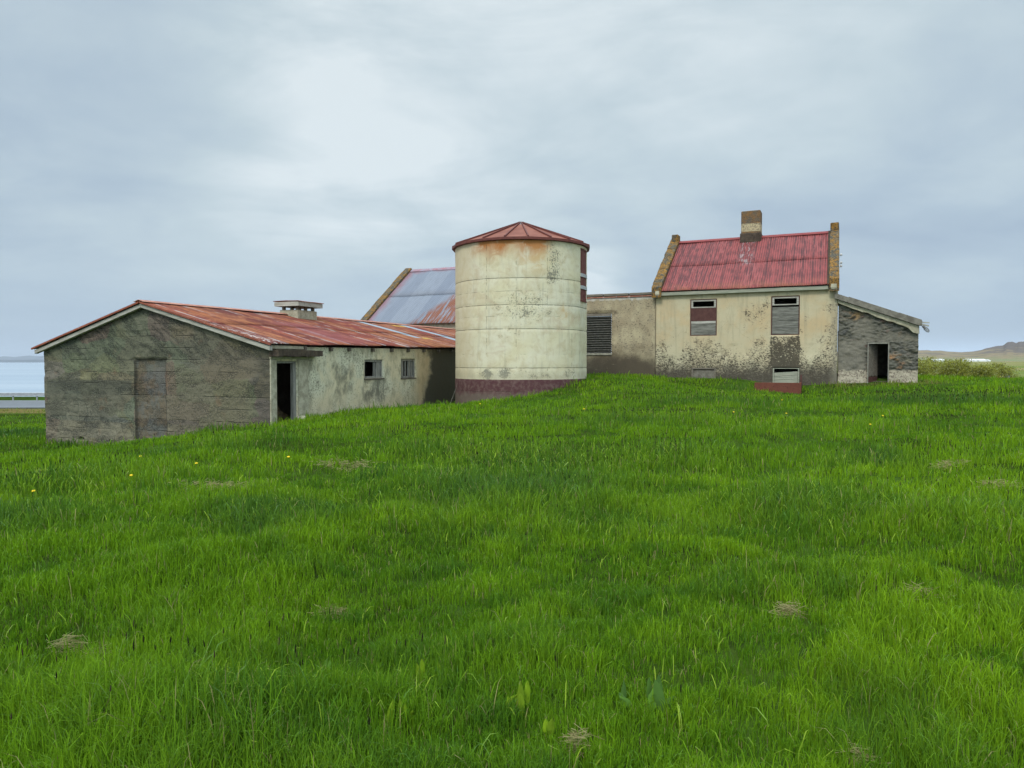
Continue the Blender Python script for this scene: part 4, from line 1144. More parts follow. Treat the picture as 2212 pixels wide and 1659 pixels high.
def sdisp(S, Z):
    i, a, e = cells(S, Z)
    sp = smooth_patch(S, Z)
    return ((_h(i, i, 4) - .5) * .05 + np.clip(e * 1.2, 0, .045) - .02) * (1 - sp) + (fbm(S * 3, Z * 4, 71, 4) - .5) * .09 + (fbm(S * 7, Z * 16, 73, 4) - .5) * .12 * (1 - .8 * sp) - .05
def scol(S, Z):
    i, a, e = cells(S, Z)
    t = np.array(tn)[i]
    sp = smooth_patch(S, Z)[..., None]
    cre = sm(fbm(S * 5, Z * 13, 83, 4), .40, .30)[..., None]
    t = t * (1 - .85 * cre)
    mort = (sm(e, .10, .0))[..., None] * .8 + .2 * (fbm(S * 2, Z * 3, 55, 3) > .5)[..., None]
    t = t * (1 - mort) + np.array((.130, .122, .097)) * mort
    t = t * (1 - sp) + np.array((.195, .175, .135)) * sp
    return np.concatenate([t, np.ones(t.shape[:2] + (1,))], 2)
wall('front_wall', lambda s, n, z: (s, .06 - n, z), .03, 2.99, -.4, s_top, [(1.14, 1.95, .2, 2.41)], .34, .03, MAT['rubble'], shed, disp=sdisp, cols=scol)
wall('side_wall', lambda s, n, z: (2.97 + n, s, z), .41, 5.2, -.4, lambda s: 3.13, [], .35, .06, MAT['rubble'], shed,
     disp=lambda S, Z: sdisp(S * .6, Z), cols=lambda S, Z: scol(S * .6, Z))
MB().box(.05, 2.9, 5.2, 5.4, -.4, 3.1).build('back_wall', MAT['grey_conc'], shed)
def rp(x, t): return 4.50 - .388 * (x + .1) - t
mb = MB()
for k in range(6):
    y0 = -.10 + k * .95
    e = random.uniform(0, .015)
    mb.hexa([(-.06 if k else -.14, y0, rp(-.1, .10) + e), (3.10, y0, rp(3.10, .10) + e), (3.10, y0 + .94, rp(3.10, .10) + e), (-.06, y0 + .94, rp(-.1, .10) + e),
             (-.06 if k else -.14, y0, rp(-.1, 0) + e), (3.10, y0, rp(3.10, 0) + e), (3.10, y0 + .94, rp(3.10, 0) + e), (-.06, y0 + .94, rp(-.1, 0) + e)])
rf = mb.build('roof', MAT['tile_grey'], shed, bevel=.01)
mb = MB()
n = 12
for k in range(n):
    a, b = -.13 + 3.2 * k / n, -.13 + 3.2 * (k + 1) / n
    t0 = .06 + (.03 if k in (0, 1) else 0) - (.012 if k > 8 else 0)
    mb.hexa([(a, -.16, rp(a, .23)), (b, -.16, rp(b, .23)), (b, -.11, rp(b, .23)), (a, -.11, rp(a, .23)), (a, -.16, rp(a, -.08 + t0)), (b, -.16, rp(b, -.08 + t0)), (b, -.11, rp(b, -.08 + t0)), (a, -.11, rp(a, -.08 + t0))])
mb.build('verge_board', MAT['tile_grey'], shed)
mb = MB()
rr = random.Random(5)
lo = [.10 + .10 * k / 16 + rr.uniform(-.03, .03) + (.12 if k > 14 else 0) for k in range(17)]
for k in range(16):
    a, b = .0 + 2.98 * k / 16, .0 + 2.98 * (k + 1) / 16
    mb.hexa([(a, -.045, rp(a, .27 + lo[k])), (b, -.045, rp(b, .27 + lo[k + 1])), (b, .06, rp(b, .27 + lo[k + 1])), (a, .06, rp(a, .27 + lo[k])),
             (a, -.055, rp(a, .25)), (b, -.055, rp(b, .25)), (b, .06, rp(b, .25)), (a, .06, rp(a, .25))])
mb.build('verge_plaster', MAT['cream_conc'], shed)
mb = None
MB().hexa([(3.05, -.02, 3.12), (3.34, -.02, 3.03), (3.34, .14, 3.03), (3.05, .14, 3.12), (3.05, -.02, 3.17), (3.34, -.02, 3.08), (3.34, .14, 3.08), (3.05, .14, 3.17)]).hexa(
    [(3.02, -.05, 3.19), (3.36, -.04, 3.16), (3.36, .10, 3.16), (3.02, .10, 3.19), (3.02, -.05, 3.23), (3.36, -.04, 3.20), (3.36, .10, 3.20), (3.02, .10, 3.23)]).build('loose_lath', MAT['grey_wood_x'], shed)
MB().box(2.93, 3.0, -.04, .1, 2.75, 3.13, .006).build('corner_board', MAT['grey_wood_z'], shed)
MB().box(1.145, 1.185, .02, .14, .45, 2.405).box(1.905, 1.945, .02, .14, .45, 2.405).box(1.185, 1.905, .02, .14, 2.355, 2.405).build('door_frame', MAT['pale_frame'], shed, bevel=.004)
ca, sa = math.cos(R(62)), math.sin(R(62))
def leaf(u0, u1, z0, z1, t0=0.0, t1=.04):
    p = lambda u, t: (1.19 + u * ca - t * sa + .03, .12 + u * sa + t * ca)
    q = [p(u0, t0), p(u1, t0), p(u1, t1), p(u0, t1)]
    return [(a, b, z0) for a, b in q] + [(a, b, z1) for a, b in q]
mb = MB()
for k in range(5):
    mb.hexa(leaf(.005 + .145 * k, .145 + .145 * k, 1.0 + .03 * (k % 2), 2.33, 0, .03 + .004 * (k % 3)))
dl = mb.build('door', MAT['dark_wood_x'], shed)
MB().hexa(leaf(.0, .72, .50, .99, .0, .035)).build('kick_panel', MAT['maroon'], dl)
MB().box(.06, 2.6, .42, 5.1, .60, .80).build('floor', MAT['inner'], shed)

# caged lamp hanging from the shed eave
lx, ly, lz = to_world(H0, TH, 3.12, .0, 3.06)
lamp = thing('wall_lamp', 'small caged bulkhead lamp tilted down from the right eave of the stone shed', 'lamp', (lx, ly, lz), -TH)
def LP(a, b=0.0):      # along the tilted lamp axis
    dx, dz = math.cos(R(-48)), math.sin(R(-48))
    return (a * dx - b * dz, 0, lz + a * dz + b * dx)
MB().tube([(-.12, 0, lz + .02), (-.02, 0, lz + .01), LP(.03)], .014).tube([LP(.0), LP(.03), LP(.12), LP(.14)], [.03, .05, .055, .065], 12).build('housing', MAT['iron'], lamp)
MB().tube([LP(.14), LP(.18), LP(.26), LP(.30), LP(.315)], [.05, .055, .05, .03, .008], 12).build('glass_dome', MAT['glass'], lamp, smooth=True)
mb = MB()
mb.tube([LP(.135), LP(.155)], .078, 14)
for k in range(4):
    a = R(45 * k)
    pp = []
    for t in range(9):
        q = math.pi * t / 8
        rad = .068 * math.cos(q); al = .15 + .19 * math.sin(q) ** .7
        c = LP(al, rad * math.cos(a))
        pp.append((c[0], c[1] + rad * math.sin(a), c[2]))
    mb.tube(pp, .007, 5)
mb.build('cage', MAT['iron'], lamp)

# ------------------------------------------------------------------ silo
SX, SY, SR = .36, 28.5, 2.62
silo = thing('silo', 'round cream concrete silo with maroon foot and low conical rust-red metal roof', 'silo', (SX, SY, SILO_Z), 0)
V, Fq = [], []
na, nz = 220, 110
zs = np.linspace(-.8, 6.10, nz)
for i in range(na):
    a = 2 * math.pi * i / na
    for zz in zs:
        V.append((a, zz))
V = np.array(V)
rr = SR + (fbm(V[:, 0] * 3.0 + 5, V[:, 1] * 1.2, 44, 4) - .5) * .022
for sz in SEAMS:
    rr -= .014 * STRONG[sz] * np.exp(-((V[:, 1] - sz) / .035) ** 2)
rr = rr + np.where(V[:, 1] < .955, .012, 0)
ch = (np.abs(V[:, 0] - 1.20) < .17) & (V[:, 1] < 5.95)
rr = np.where(ch, rr - .045, rr)
P3 = np.stack([rr * np.sin(V[:, 0]), -rr * np.cos(V[:, 0]), V[:, 1]], 1)
I = np.arange(na * nz).reshape(na, nz)
I2 = np.roll(I, -1, axis=0)
Fq = np.stack([I[:, :-1].ravel(), I2[:, :-1].ravel(), I2[:, 1:].ravel(), I[:, 1:].ravel()], 1)
np_mesh('wall', P3, [Fq], MAT['silo_wall'], silo, smooth=True)
NR = 20
RO, ZO, ZA = 2.73, 6.10, 7.17
angs = [.083 + 2 * math.pi * k / NR for k in range(NR)]
def cp(a, r, z): return (r * math.sin(a), -r * math.cos(a), z)
mb = MB()
for k in range(NR):
    a, b = angs[k], angs[(k + 1) % NR]
    mb.hexa([cp(a, .05, ZA - .06), cp(a, RO, ZO - .0), cp(b, RO, ZO - .0), cp(b, .05, ZA - .06), cp(a, .05, ZA - .03), cp(a, RO, ZO + .03), cp(b, RO, ZO + .03), cp(b, .05, ZA - .03)])
mb.v = [(x, y, z) for x, y, z in mb.v]
rf = mb.build('roof', MAT['silo_roof'], silo, recalc=True)
for k in range(NR):
    a = angs[k]
    t = (math.cos(a) * .028, math.sin(a) * .028)
    p0, p1 = cp(a, .06, ZA - .03), cp(a, RO + .01, ZO + .03)
    q = []
    for dz in (0, .055):
        q += [(p0[0] - t[0] * .4, p0[1] - t[1] * .4, p0[2] + dz), (p1[0] - t[0], p1[1] - t[1], p1[2] + dz), (p1[0] + t[0], p1[1] + t[1], p1[2] + dz), (p0[0] + t[0] * .4, p0[1] + t[1] * .4, p0[2] + dz)]
    MB().hexa(q).build('rib', MAT['roof_trim'], rf)
mb = MB()
for k in range(NR):
    a, b = angs[k], angs[(k + 1) % NR]
    mb.hexa([cp(a, RO - .10, ZO - .07), cp(a, RO + .02, ZO - .055), cp(b, RO + .02, ZO - .055), cp(b, RO - .10, ZO - .07), cp(a, RO - .10, ZO - .004), cp(a, RO + .02, ZO + .035), cp(b, RO + .02, ZO + .035), cp(b, RO - .10, ZO - .004)])
mb.build('rim', MAT['roof_trim'], rf)
MB().tube([(0, 0, ZA - .04), (0, 0, ZA + .02), (0, 0, ZA + .04)], [.14, .12, .05], 12).build('finial', MAT['strap'], rf)
# tall hatch on the right side
ha0, ha1 = 1.045, 1.355
def hp(a, r, z): return cp(a, r, z)
hatch = MB()
for k in range(6):
    a, b = ha0 + (ha1 - ha0) * k / 6 + .003, ha0 + (ha1 - ha0) * (k + 1) / 6 - .003
    r1 = SR - .015 + .004 * (k % 2)
    hatch.hexa([hp(a, SR - .06, 3.98), hp(a, r1, 3.98), hp(b, r1, 3.98), hp(b, SR - .06, 3.98), hp(a, SR - .06, 5.88), hp(a, r1, 5.88), hp(b, r1, 5.88), hp(b, SR - .06, 5.88)])
hat = hatch.build('hatch', MAT['maroon_wood'], silo)
for z0, z1 in ((4.86, 4.99), (4.40, 4.53)):
    mb = MB()
    for k in range(4):
        a, b = ha0 - .01 + (ha1 - ha0 + .02) * k / 4, ha0 - .01 + (ha1 - ha0 + .02) * (k + 1) / 4
        mb.hexa([hp(a, SR - .01, z0), hp(a, SR + .02, z0), hp(b, SR + .02, z0), hp(b, SR - .01, z0), hp(a, SR - .01, z1), hp(a, SR + .02, z1), hp(b, SR + .02, z1), hp(b, SR - .01, z1)])
    mb.build('strap', MAT['strap'], hat)
MB().tube([hp(1.16, SR + .0, 4.02), hp(1.16, SR + .05, 4.03), hp(1.16, SR + .05, 4.20), hp(1.24, SR + .05, 4.20), hp(1.24, SR, 4.19)], .014).build('latch', MAT['roof_trim'], hat)
for z0, z1 in ((5.885, 5.94), (3.92, 3.975)):
    mb = MB()
    for k in range(4):
        a, b = ha0 - .02 + (ha1 - ha0 + .04) * k / 4, ha0 - .02 + (ha1 - ha0 + .04) * (k + 1) / 4
        mb.hexa([hp(a, SR - .05, z0), hp(a, SR + .008, z0), hp(b, SR + .008, z0), hp(b, SR - .05, z0), hp(a, SR - .05, z1), hp(a, SR + .008, z1), hp(b, SR + .008, z1), hp(b, SR - .05, z1)])
    mb.build('hatch_frame', MAT['roof_trim'], hat)

# ------------------------------------------------------------------ far things
gr = thing('guard_rail', 'grey steel crash barrier running along the far side of the road', 'guard rail', (-47, 67.6, -2.1))
prof = [(0, .42), (.05, .45), (.05, .53), (0, .57), (0, .61), (.05, .65), (.05, .73), (0, .77)]
poly = [(p[0], p[1] - 2.1) for p in prof] + [(p[0] + .02, p[1] - 2.1) for p in prof[::-1]]
MB().prism([(-a, b) for a, b in poly], 'x', -45, 35).build('rail', MAT['steel'], gr)
for k in range(26):
    x = -28 + k * 2.28
    MB().box(x, x + .10, .03, .12, -2.35, -1.40).build('post', MAT['steel'], gr)
# marker posts on the verge beyond the barrier
for k in range(2):
    x = [-43.9, -41.0][k] * 1.08 - 0.0
    o = MB().box(x - .03, x + .03, 72, 72.06, -2.3, -1.72).build('marker_post', MAT['steel'])
    tag(o, ['thin grey roadside post under the crash barrier, left of its pair', 'thin grey roadside post under the crash barrier, nearer the barn wall'][k], 'post', 'roadside posts beyond the barrier')

def far_house(px0, px1, gable, depth, h, lab, roofh=.0):
    u0, u1 = (px0 - 1106) / 1534 * depth, (px1 - 1106) / 1534 * depth
    zb_ = float(ground((u0 + u1) / 2, depth)[0])
    zb0 = 1.62 - .0006 * depth
    t = thing('white_building', lab, 'building', ((u0 + u1) / 2, depth, zb0), 0, 'white farm buildings below the hills')
    L = (u1 - u0) / 2
    MB().box(-L, L, 0, 9, zb0 - 1.5, zb0 + h * .55).build('wall', MAT['white_paint'], t)
    MB().prism([(-.3, zb0 + h * .55), (4.5, zb0 + h), (9.3, zb0 + h * .55)], 'x', -L - .2, L + .2).build('roof', MAT['white_roof'], t)
    return t
labs = ['long white building just right of the stone shed', 'small white building second to the right of the stone shed', 'white building behind the tallest shoots of the left bush',
        'low white building showing over the middle of the bush row', 'small white building over the right part of the bushes', 'white building just left of the largest one',
        'largest white building below the hills with a grey lower wall', 'tiny pale hut standing alone right of the largest white building']
for i, (a, b) in enumerate(((1982, 1998.5), (2000.5, 2006), (2009, 2017), (2019, 2040), (2090, 2102), (2104, 2111), (2113.5, 2131), (2136, 2140))):
    far_house(a, b, True, 760, 3.3 if i != 7 else 2.6, labs[i])

# ------------------------------------------------------------------ vegetation: bushes
def leafmat(name, tr=.35, gloss=.3):
    m = bpy.data.materials.new(name); m.use_nodes = True
    nt = m.node_tree; nt.nodes.clear(); g = G(nt)
    at = g.n('ShaderNodeAttribute', out=0, attribute_name='tint')
    dif = g.n('ShaderNodeBsdfDiffuse', {0: at, 1: .5})
    tra = g.n('ShaderNodeBsdfTranslucent', {0: at})
    mx = g.n('ShaderNodeMixShader', {0: tr, 1: dif, 2: tra})
    gl = g.n('ShaderNodeBsdfGlossy', {0: (.8, .9, 1.0), 1: .38})
    fr = g.n('ShaderNodeFresnel', {0: 1.36})
    mx2 = g.n('ShaderNodeMixShader', {0: g.mul(fr, gloss), 1: mx, 2: gl})
    out = nt.nodes.new('ShaderNodeOutputMaterial'); nt.links.new(mx2, out.inputs[0])
    return m
LEAF = leafmat('leaf', .35, .08)
GRASS = leafmat('grass', .30, .05)
def leaf_cloud(name, P, size, cols, parent, seed=1):
    r = np.random.default_rng(seed); n = len(P)
    a = r.normal(size=(n, 3)); a /= np.linalg.norm(a, axis=1)[:, None]
    b = np.cross(a, r.normal(size=(n, 3))); b /= np.linalg.norm(b, axis=1)[:, None]
    s = (size * r.uniform(.6, 1.3, n))[:, None]
    V = np.stack([P - a * s, P + b * s * .45, P + a * s, P - b * s * .45], 1).reshape(-1, 3)
    F = np.arange(4 * n).reshape(n, 4)
    return np_mesh(name, V, [F], LEAF, parent, cols=np.repeat(cols, 4, 0))
def shrub(x, y, w, h, label, seed, nleaf=1500, group='willow bushes on the right'):
    r = np.random.default_rng(seed); z0 = float(ground(x, y)[0])
    t = thing('willow_shrub', label, 'shrub', (x, y, z0), 0, group)
    mb = MB(); tips = []
    for k in range(9):
        a = r.uniform(0, 6.28); lean = r.uniform(.05, .5) * w
        hh = h * r.uniform(.6, 1.02)
        p = [(0, 0, z0 - .1)]
        for j in range(1, 5):
            f = j / 4
            p.append((math.cos(a) * lean * f ** .8 + r.normal() * .02, math.sin(a) * lean * f ** .8, z0 + hh * f))
        mb.tube(p, .022, 5, r1=.005); tips.append(np.array(p))
    mb.build('stems', MAT['dark_wood_x'], t)
    P = []
    for k in range(nleaf):
        tp = tips[int(r.integers(len(tips)))]; f = r.uniform(.05, 4); j = min(int(f), 3)
        q = tp[j] * (1 - (f - j)) + tp[j + 1] * (f - j)
        sd = w * .26 * (1.15 - .16 * f)
        P.append(q + r.normal(size=3) * (sd, sd, .09))
    P = np.array(P); P[:, 2] = np.maximum(P[:, 2], z0 + .02)
    k = r.random((nleaf, 1)); k2 = r.random((nleaf, 1))
    col = np.array((.21, .22, .03)) * (1 - k) + np.array((.40, .40, .08)) * k
    col = np.where(k2 > .95, np.array((.42, .42, .20)), col); col = np.where(k2 < .08, np.array((.10, .08, .035)), col)
    leaf_cloud('foliage', P, .062, np.concatenate([col, np.ones((nleaf, 1))], 1), t, seed)
def wx_(px, d): return (px - 1106) / 1534 * d
bl = ['yellow-green willow bush tight against the stone shed', 'low yellow-green willow bush second from the stone shed', 'taller yellow-green willow bush with long upright shoots',
      'willow bush in the middle of the row, with paler leaves', 'highest domed willow bush right of the row middle', 'willow bush second from the right end of the row', 'broad willow bush closing the right end of the row',
      'small ragged dark-stemmed willow shrub standing apart right of the row', 'yellow-green shrub at the right edge of the view']
for i, (px, wd, hh) in enumerate(((1992, 1.3, 1.35), (2015, 1.3, 1.5), (2040, 1.3, 1.75), (2064, 1.2, 1.5), (2088, 1.3, 1.6), (2108, 1.2, 1.4), (2122, 1.0, 1.15), (2158, .8, .8), (2207, 1.2, 1.15))):
    shrub(wx_(px, 52), 52 + (i % 3) * 1.2, wd * 1.6, hh * .98, bl[i], 40 + i, 5200 if i != 7 else 1100)
# low bushes filling behind
# marker stone
t = bpy.data.meshes.new('stone'); bm = bmesh.new(); bmesh.ops.create_icosphere(bm, subdivisions=3, radius=.5)
for v in bm.verts:
    v.co.z = v.co.z * .85 + .35; k = 1 - .55 * max(0, v.co.z)
    v.co.x *= k * .9 + .02 * math.sin(v.co.z * 9); v.co.y *= k * .7
bm.to_mesh(t); bm.free()
sx_, sy_ = wx_(2175, 54), 54.0
st_o = link('standing_stone', t, MAT['stone']); st_o.location = (sx_, sy_, float(ground(sx_, sy_)[0])); st_o.scale = (.62, .6, .55)
tag(st_o, 'small pointed grey stone in the grass right of the bushes', 'stone')

# ------------------------------------------------------------------ grass
TALL = [  # x, y, rx, ry, extra length, hue shift (0 fresh .. 1 bluish dark), seed heads per m2
 (-2.4, 7.4, .95, .75, .15, .8, 5), (-1.75, 9.9, .45, .35, .16, 1.0, 2), (.1, 8.3, 1.5, 1.5, .17, .85, 16), (.4, 10.9, 1.6, 1.2, .15, .6, 22),
 (2.75, 7.2, 1.0, .9, .17, .45, 10), (2.4, 10.9, 1.0, .9, .16, .3, 30), (4.3, 6.6, .8, .8, .15, .4, 6), (-1.5, 3.2, 1.2, .55, .13, .15, 10), (12.8, 22, 3.4, 1.5, .16, .9, 14),
 (6.2, 21.5, 2.6, 1.2, .12, .7, 10), (-6.8, 10.4, 1.5, 1.3, .14, .5, 8), (-19.8, 27.5, 3.0, 2.0, .22, 1.0, 0), (-5.2, 7.4, .8, .8, .14, .7, 0), (-4.4, 24.6, 1.4, .35, .15, .6, 0),
 (-8.6, 20.7, 1.0, .35, .12, .6, 0), (-14.2, 22.9, .5, .3, .2, .8, 0), (-13.5, 22.0, 1.6, .5, .08, .5, 0), (-2.6, 27.2, .5, .4, .22, .4, 0), (9.6, 30.2, .8, .4, .12, .7, 0), (12.9, 28.9, .6, .3, .1, .5, 0),
 (-17.5, 22.3, 2.2, 1.2, .12, .9, 0), (-1.2, 12.5, 1.5, .7, .10, .6, 8), (3.0, 17, 2.5, 1.0, .09, .6, 10), (-6, 14, 2.0, .8, .09, .5, 4), (8, 15, 2.0, 1.0, .07, .3, 5), (5.3, 10.5, .7, .5, .12, .8, 6)]
def tallness(x, y):
    t = np.zeros_like(x); h = np.zeros_like(x)
    wx = x + (fbm(x * .9, y * .9, 91, 3) - .5) * 1.1; wy = y + (fbm(x * .9, y * .9, 96, 3) - .5) * 1.1
    for a, b, rx, ry, e, hu, sd in TALL:
        k = np.exp(-(((wx - a) / rx) ** 2 + ((wy - b) / ry) ** 2) ** 1.3)
        t = np.maximum(t, k * e); h = np.maximum(h, k * hu)
    return t, h
def local(O, th, x, y):
    dx, dy = x - O[0], y - O[1]
    return dx * math.cos(th) - dy * math.sin(th), dx * math.sin(th) + dy * math.cos(th)
def free(x, y):
    a, b = local(A0, TA, x, y)
    ok = ~((a > -9.45) & (a < .03) & (b > .0) & (b < LB))
    a, b = local(H0, TH, x, y)
    ok &= ~((a > -16.6) & (a < 3.0) & (b > .0) & (b < 8)); ok &= ~((a > -28) & (a < -16) & (b > 4.5) & (b < 15.5))
    ok &= ~((a > -3.22) & (a < -1.34) & (b > -1.06) & (b < 0))
    ok &= np.hypot(x - SX, y - SY) > SR + .01
    ok &= ~((y > 55.9) & (y < 68) & (x < 3))
    return ok
def sample(n, d0, d1, p, amax):
    """polar samples about the viewpoint with density falling as d^-p"""
    e = 2 - p
    u = rng.random(n)
    dd = (d0 ** e + u * (d1 ** e - d0 ** e)) ** (1 / e)
    a = rng.uniform(-amax, amax, n)
    return dd * np.sin(a), dd * np.cos(a), dd
def blades(x, y, L, W, col, bend, seed, heads=False):
    r = np.random.default_rng(seed); n = len(x)
    z = ground(x, y) - .012
    az = r.uniform(0, 2 * np.pi, n); fa = r.uniform(0, 2 * np.pi, n)
    px, py = np.cos(fa) * W / 2, np.sin(fa) * W / 2
    lx, ly = np.cos(az) * bend * L, np.sin(az) * bend * L
    B = np.stack([x, y, z], 1); side = np.stack([px, py, np.zeros(n)], 1)
    def at(f, c, hz): return B + np.stack([lx * c, ly * c, L * hz], 1)
    V = np.empty((n, 7, 3))
    p1, p2, p3 = at(.4, .16, .45), at(.75, .55, .80), at(1, 1.0, .97 - .35 * 0)
    p2[:, 2] -= bend * L * .10; p3[:, 2] -= bend ** 1.3 * L * .42
    V[:, 0], V[:, 1] = B - side, B + side
    V[:, 2], V[:, 3] = p1 - side * .95, p1 + side * .95
    V[:, 4], V[:, 5] = p2 - side * .65, p2 + side * .65
    V[:, 6] = p3
    b = np.arange(n)[:, None] * 7
    Q = np.concatenate([b + np.array([0, 1, 3, 2]), b + np.array([2, 3, 5, 4])])
    T = b + np.array([4, 5, 6])
    return V.reshape(-1, 3), Q, T, np.repeat(col, 7, 0)
AM = R(47)
parts = [sample(430000, 1.7, 46, 1.62, AM), sample(50000, 30, 75, 1.0, AM), sample(110000, 1.9, 9, 1.5, R(42))]
x = np.concatenate([p[0] for p in parts]); y = np.concatenate([p[1] for p in parts]); dd = np.concatenate([p[2] for p in parts])
k = free(x, y) & (y > -1)
x, y, dd = x[k], y[k], dd[k]
# tufting: pull blades into small clumps
cl = rng.random(len(x)) < .5
gxn, gyn = np.round(x / .16 + (rng.random(len(x)) - .5)), np.round(y / .16 + (rng.random(len(x)) - .5))
jx, jy = (_h(gxn, gyn, 5) - .5) * .16, (_h(gxn, gyn, 6) - .5) * .16
sp = rng.normal(size=(2, len(x))) * .035
x = np.where(cl & (dd < 14), gxn * .16 + jx + sp[0], x); y = np.where(cl & (dd < 14), gyn * .16 + jy + sp[1], y)
k = free(x, y); x, y, dd = x[k], y[k], dd[k]
n = len(x)
tl, hu = tallness(x, y)
tf = sm(fbm(x / .55, y / .42, 141, 2), .60, .74)
hu = np.maximum(hu, tf * .55 * rng.random(n)); tl = np.maximum(tl, tf * .055)
f1 = fbm(x / .9, y / .7, 101, 3); f2 = fbm(x / 3.1, y / 2.2, 111, 3); f3 = fbm(x / .22, y / .22, 121, 2)
L = (.060 + .080 * sm(f1, .33, .70) + .06 * (f3 - .5) + tl * (.65 + .7 * rng.random(n))) * rng.uniform(.65, 1.3, n)
L = np.where(rng.random(n) < .03, L * 1.6, L)
ga, gb = local(A0, TA, x, y); ha, hb = local(H0, TH, x, y)
edge = np.maximum.reduce([sm(gb, -.7, -.05) * (ga > -9.8) * (ga < .2) * (gb < .3), (1 - sm(ga, .05, .6)) * (ga > 0) * (gb > .2) * (gb < 13),
                          sm(hb, -.6, -.05) * (ha > -13) * (ha < -.2) * (hb < .2) * np.where((ha > -6.4) & (ha < -1.2), .15, .6), 1 - sm(np.hypot(x - SX, y - SY) - SR, .03, .35)])
L = L + edge * .11 * sm(fbm(x * 1.7, y * 1.7, 131, 3), .38, .62) * rng.uniform(.5, 1.2, n)
L = np.clip(L, .03, .42)
W = .0036 * np.maximum(1, (dd / 3.6)) ** .80 * rng.uniform(.7, 1.35, n)
W = W * (1 + .25 * (tl > .08))
bend = np.clip(rng.normal(.30, .20, n), .04, 1.0)
v = rng.random((n, 1)); v2 = rng.random((n, 1))
c_fresh = np.array((.172, .318, .012)); c_yel = np.array((.270, .430, .014)); c_deep = np.array((.075, .180, .010)); c_blue = np.array((.050, .125, .028))
m = (sm(f2, .38, .66) * .8)[:, None] * v
col = c_fresh * (1 - m) + c_yel * m
dk = np.clip((sm(f1, .58, .34) * .55 + sm(f3, .62, .38) * .30)[:, None] + .60 * (v2 - .45), 0, 1)
col = col * (1 - dk) + c_deep * dk
hm = np.clip(hu[:, None] * (.65 + .5 * v2), 0, 1) * .92
col = col * (1 - hm) + c_blue * hm
dry = rng.random(n) < .022
col[dry] = (.30, .27, .11)
col *= rng.uniform(.72, 1.25, (n, 1))
a, b = local(H0, TH, x, y)
dz_ = (sm(a, -.9, .3) * (1 - sm(a, 3.2, 4.6)) * sm(b, -1.6, -.5) * (b < .2))[:, None] * .65 * (v2 > .25)
dz_ = np.maximum(dz_, (sm(y, 49, 51) * (1 - sm(y, 56.5, 57)) * (x < -5))[:, None] * .7 * (v > .3))
col = col * (1 - dz_) + np.array((.24, .18, .075)) * dz_
V, Q, T, cc = blades(x, y, L, W, np.concatenate([col, np.ones((n, 1))], 1), bend, 77)
# broad bright blades of coarser grass among the long tufts close by
bx, by = [], []
for a_, b_, rx, ry, e_, hu_, sd in TALL:
    if b_ < 13:
        m_ = int(300 * rx * ry); bx += list(a_ + rng.normal(size=m_) * rx * .6); by += list(b_ + rng.normal(size=m_) * ry * .6)
m_ = 1500
a_ = rng.uniform(-R(42), R(42), m_); d_ = rng.uniform(2.2, 12, m_); bx += list(d_ * np.sin(a_)); by += list(d_ * np.cos(a_))
bx, by = np.array(bx), np.array(by); k = by > 1.8; bx, by = bx[k], by[k]; nb = len(bx)
tb_, _h2 = tallness(bx, by)
vb = rng.random((nb, 1))
cb = np.array((.16, .30, .02)) * (1 - vb) + np.array((.34, .46, .05)) * vb
V2, Q2, T2, cc2 = blades(bx, by, (.12 + tb_ * .9) * rng.uniform(.7, 1.25, nb), .0062 * rng.uniform(.7, 1.3, nb) * np.maximum(1, by / 5), np.concatenate([cb, np.ones((nb, 1))], 1), np.clip(rng.normal(.5, .25, nb), .1, 1.2), 78)
V, Q, T, cc = np.concatenate([V, V2]), np.concatenate([Q, Q2 + len(V)]), np.concatenate([T, T2 + len(V)]), np.concatenate([cc, cc2])
gob = np_mesh('grass', V, [Q, T], GRASS, cols=cc)
tag(gob, 'bright green meadow grass with darker longer tufts covering the slope', 'grass', kind='stuff')

# long seeding grass (foxtail) with dark heads: uncountable, one object
HX, HY = [], []
for a, b, rx, ry, e, hu_, sd in TALL:
    m_ = int(sd * 3.14 * rx * ry)
    HX += list(a + rng.normal(size=m_) * rx * .6); HY += list(b + rng.normal(size=m_) * ry * .6)
m_ = 200
a = rng.uniform(-R(42), R(42), m_); d_ = rng.uniform(4, 30, m_)
HX += list(d_ * np.sin(a)); HY += list(d_ * np.cos(a))
m_ = 46
HX += list(rng.normal(-1.45, .75, m_)); HY += list(rng.uniform(2.5, 4.6, m_))
HX, HY = np.array(HX), np.array(HY)
k = free(HX, HY) & (HY > 2.2); HX, HY = HX[k], HY[k]
n = len(HX)
tl, _ = tallness(HX, HY)
HZ = ground(HX, HY); hd = np.hypot(HX, HY)
hL = (.17 + tl * 1.0) * rng.uniform(.75, 1.25, n)
la = rng.uniform(0, 6.28, n); ll = hL * np.clip(rng.normal(.12, .14, n), 0, .6)
V, Fq, Ft, Cc = [], [], [], []
S5 = 5
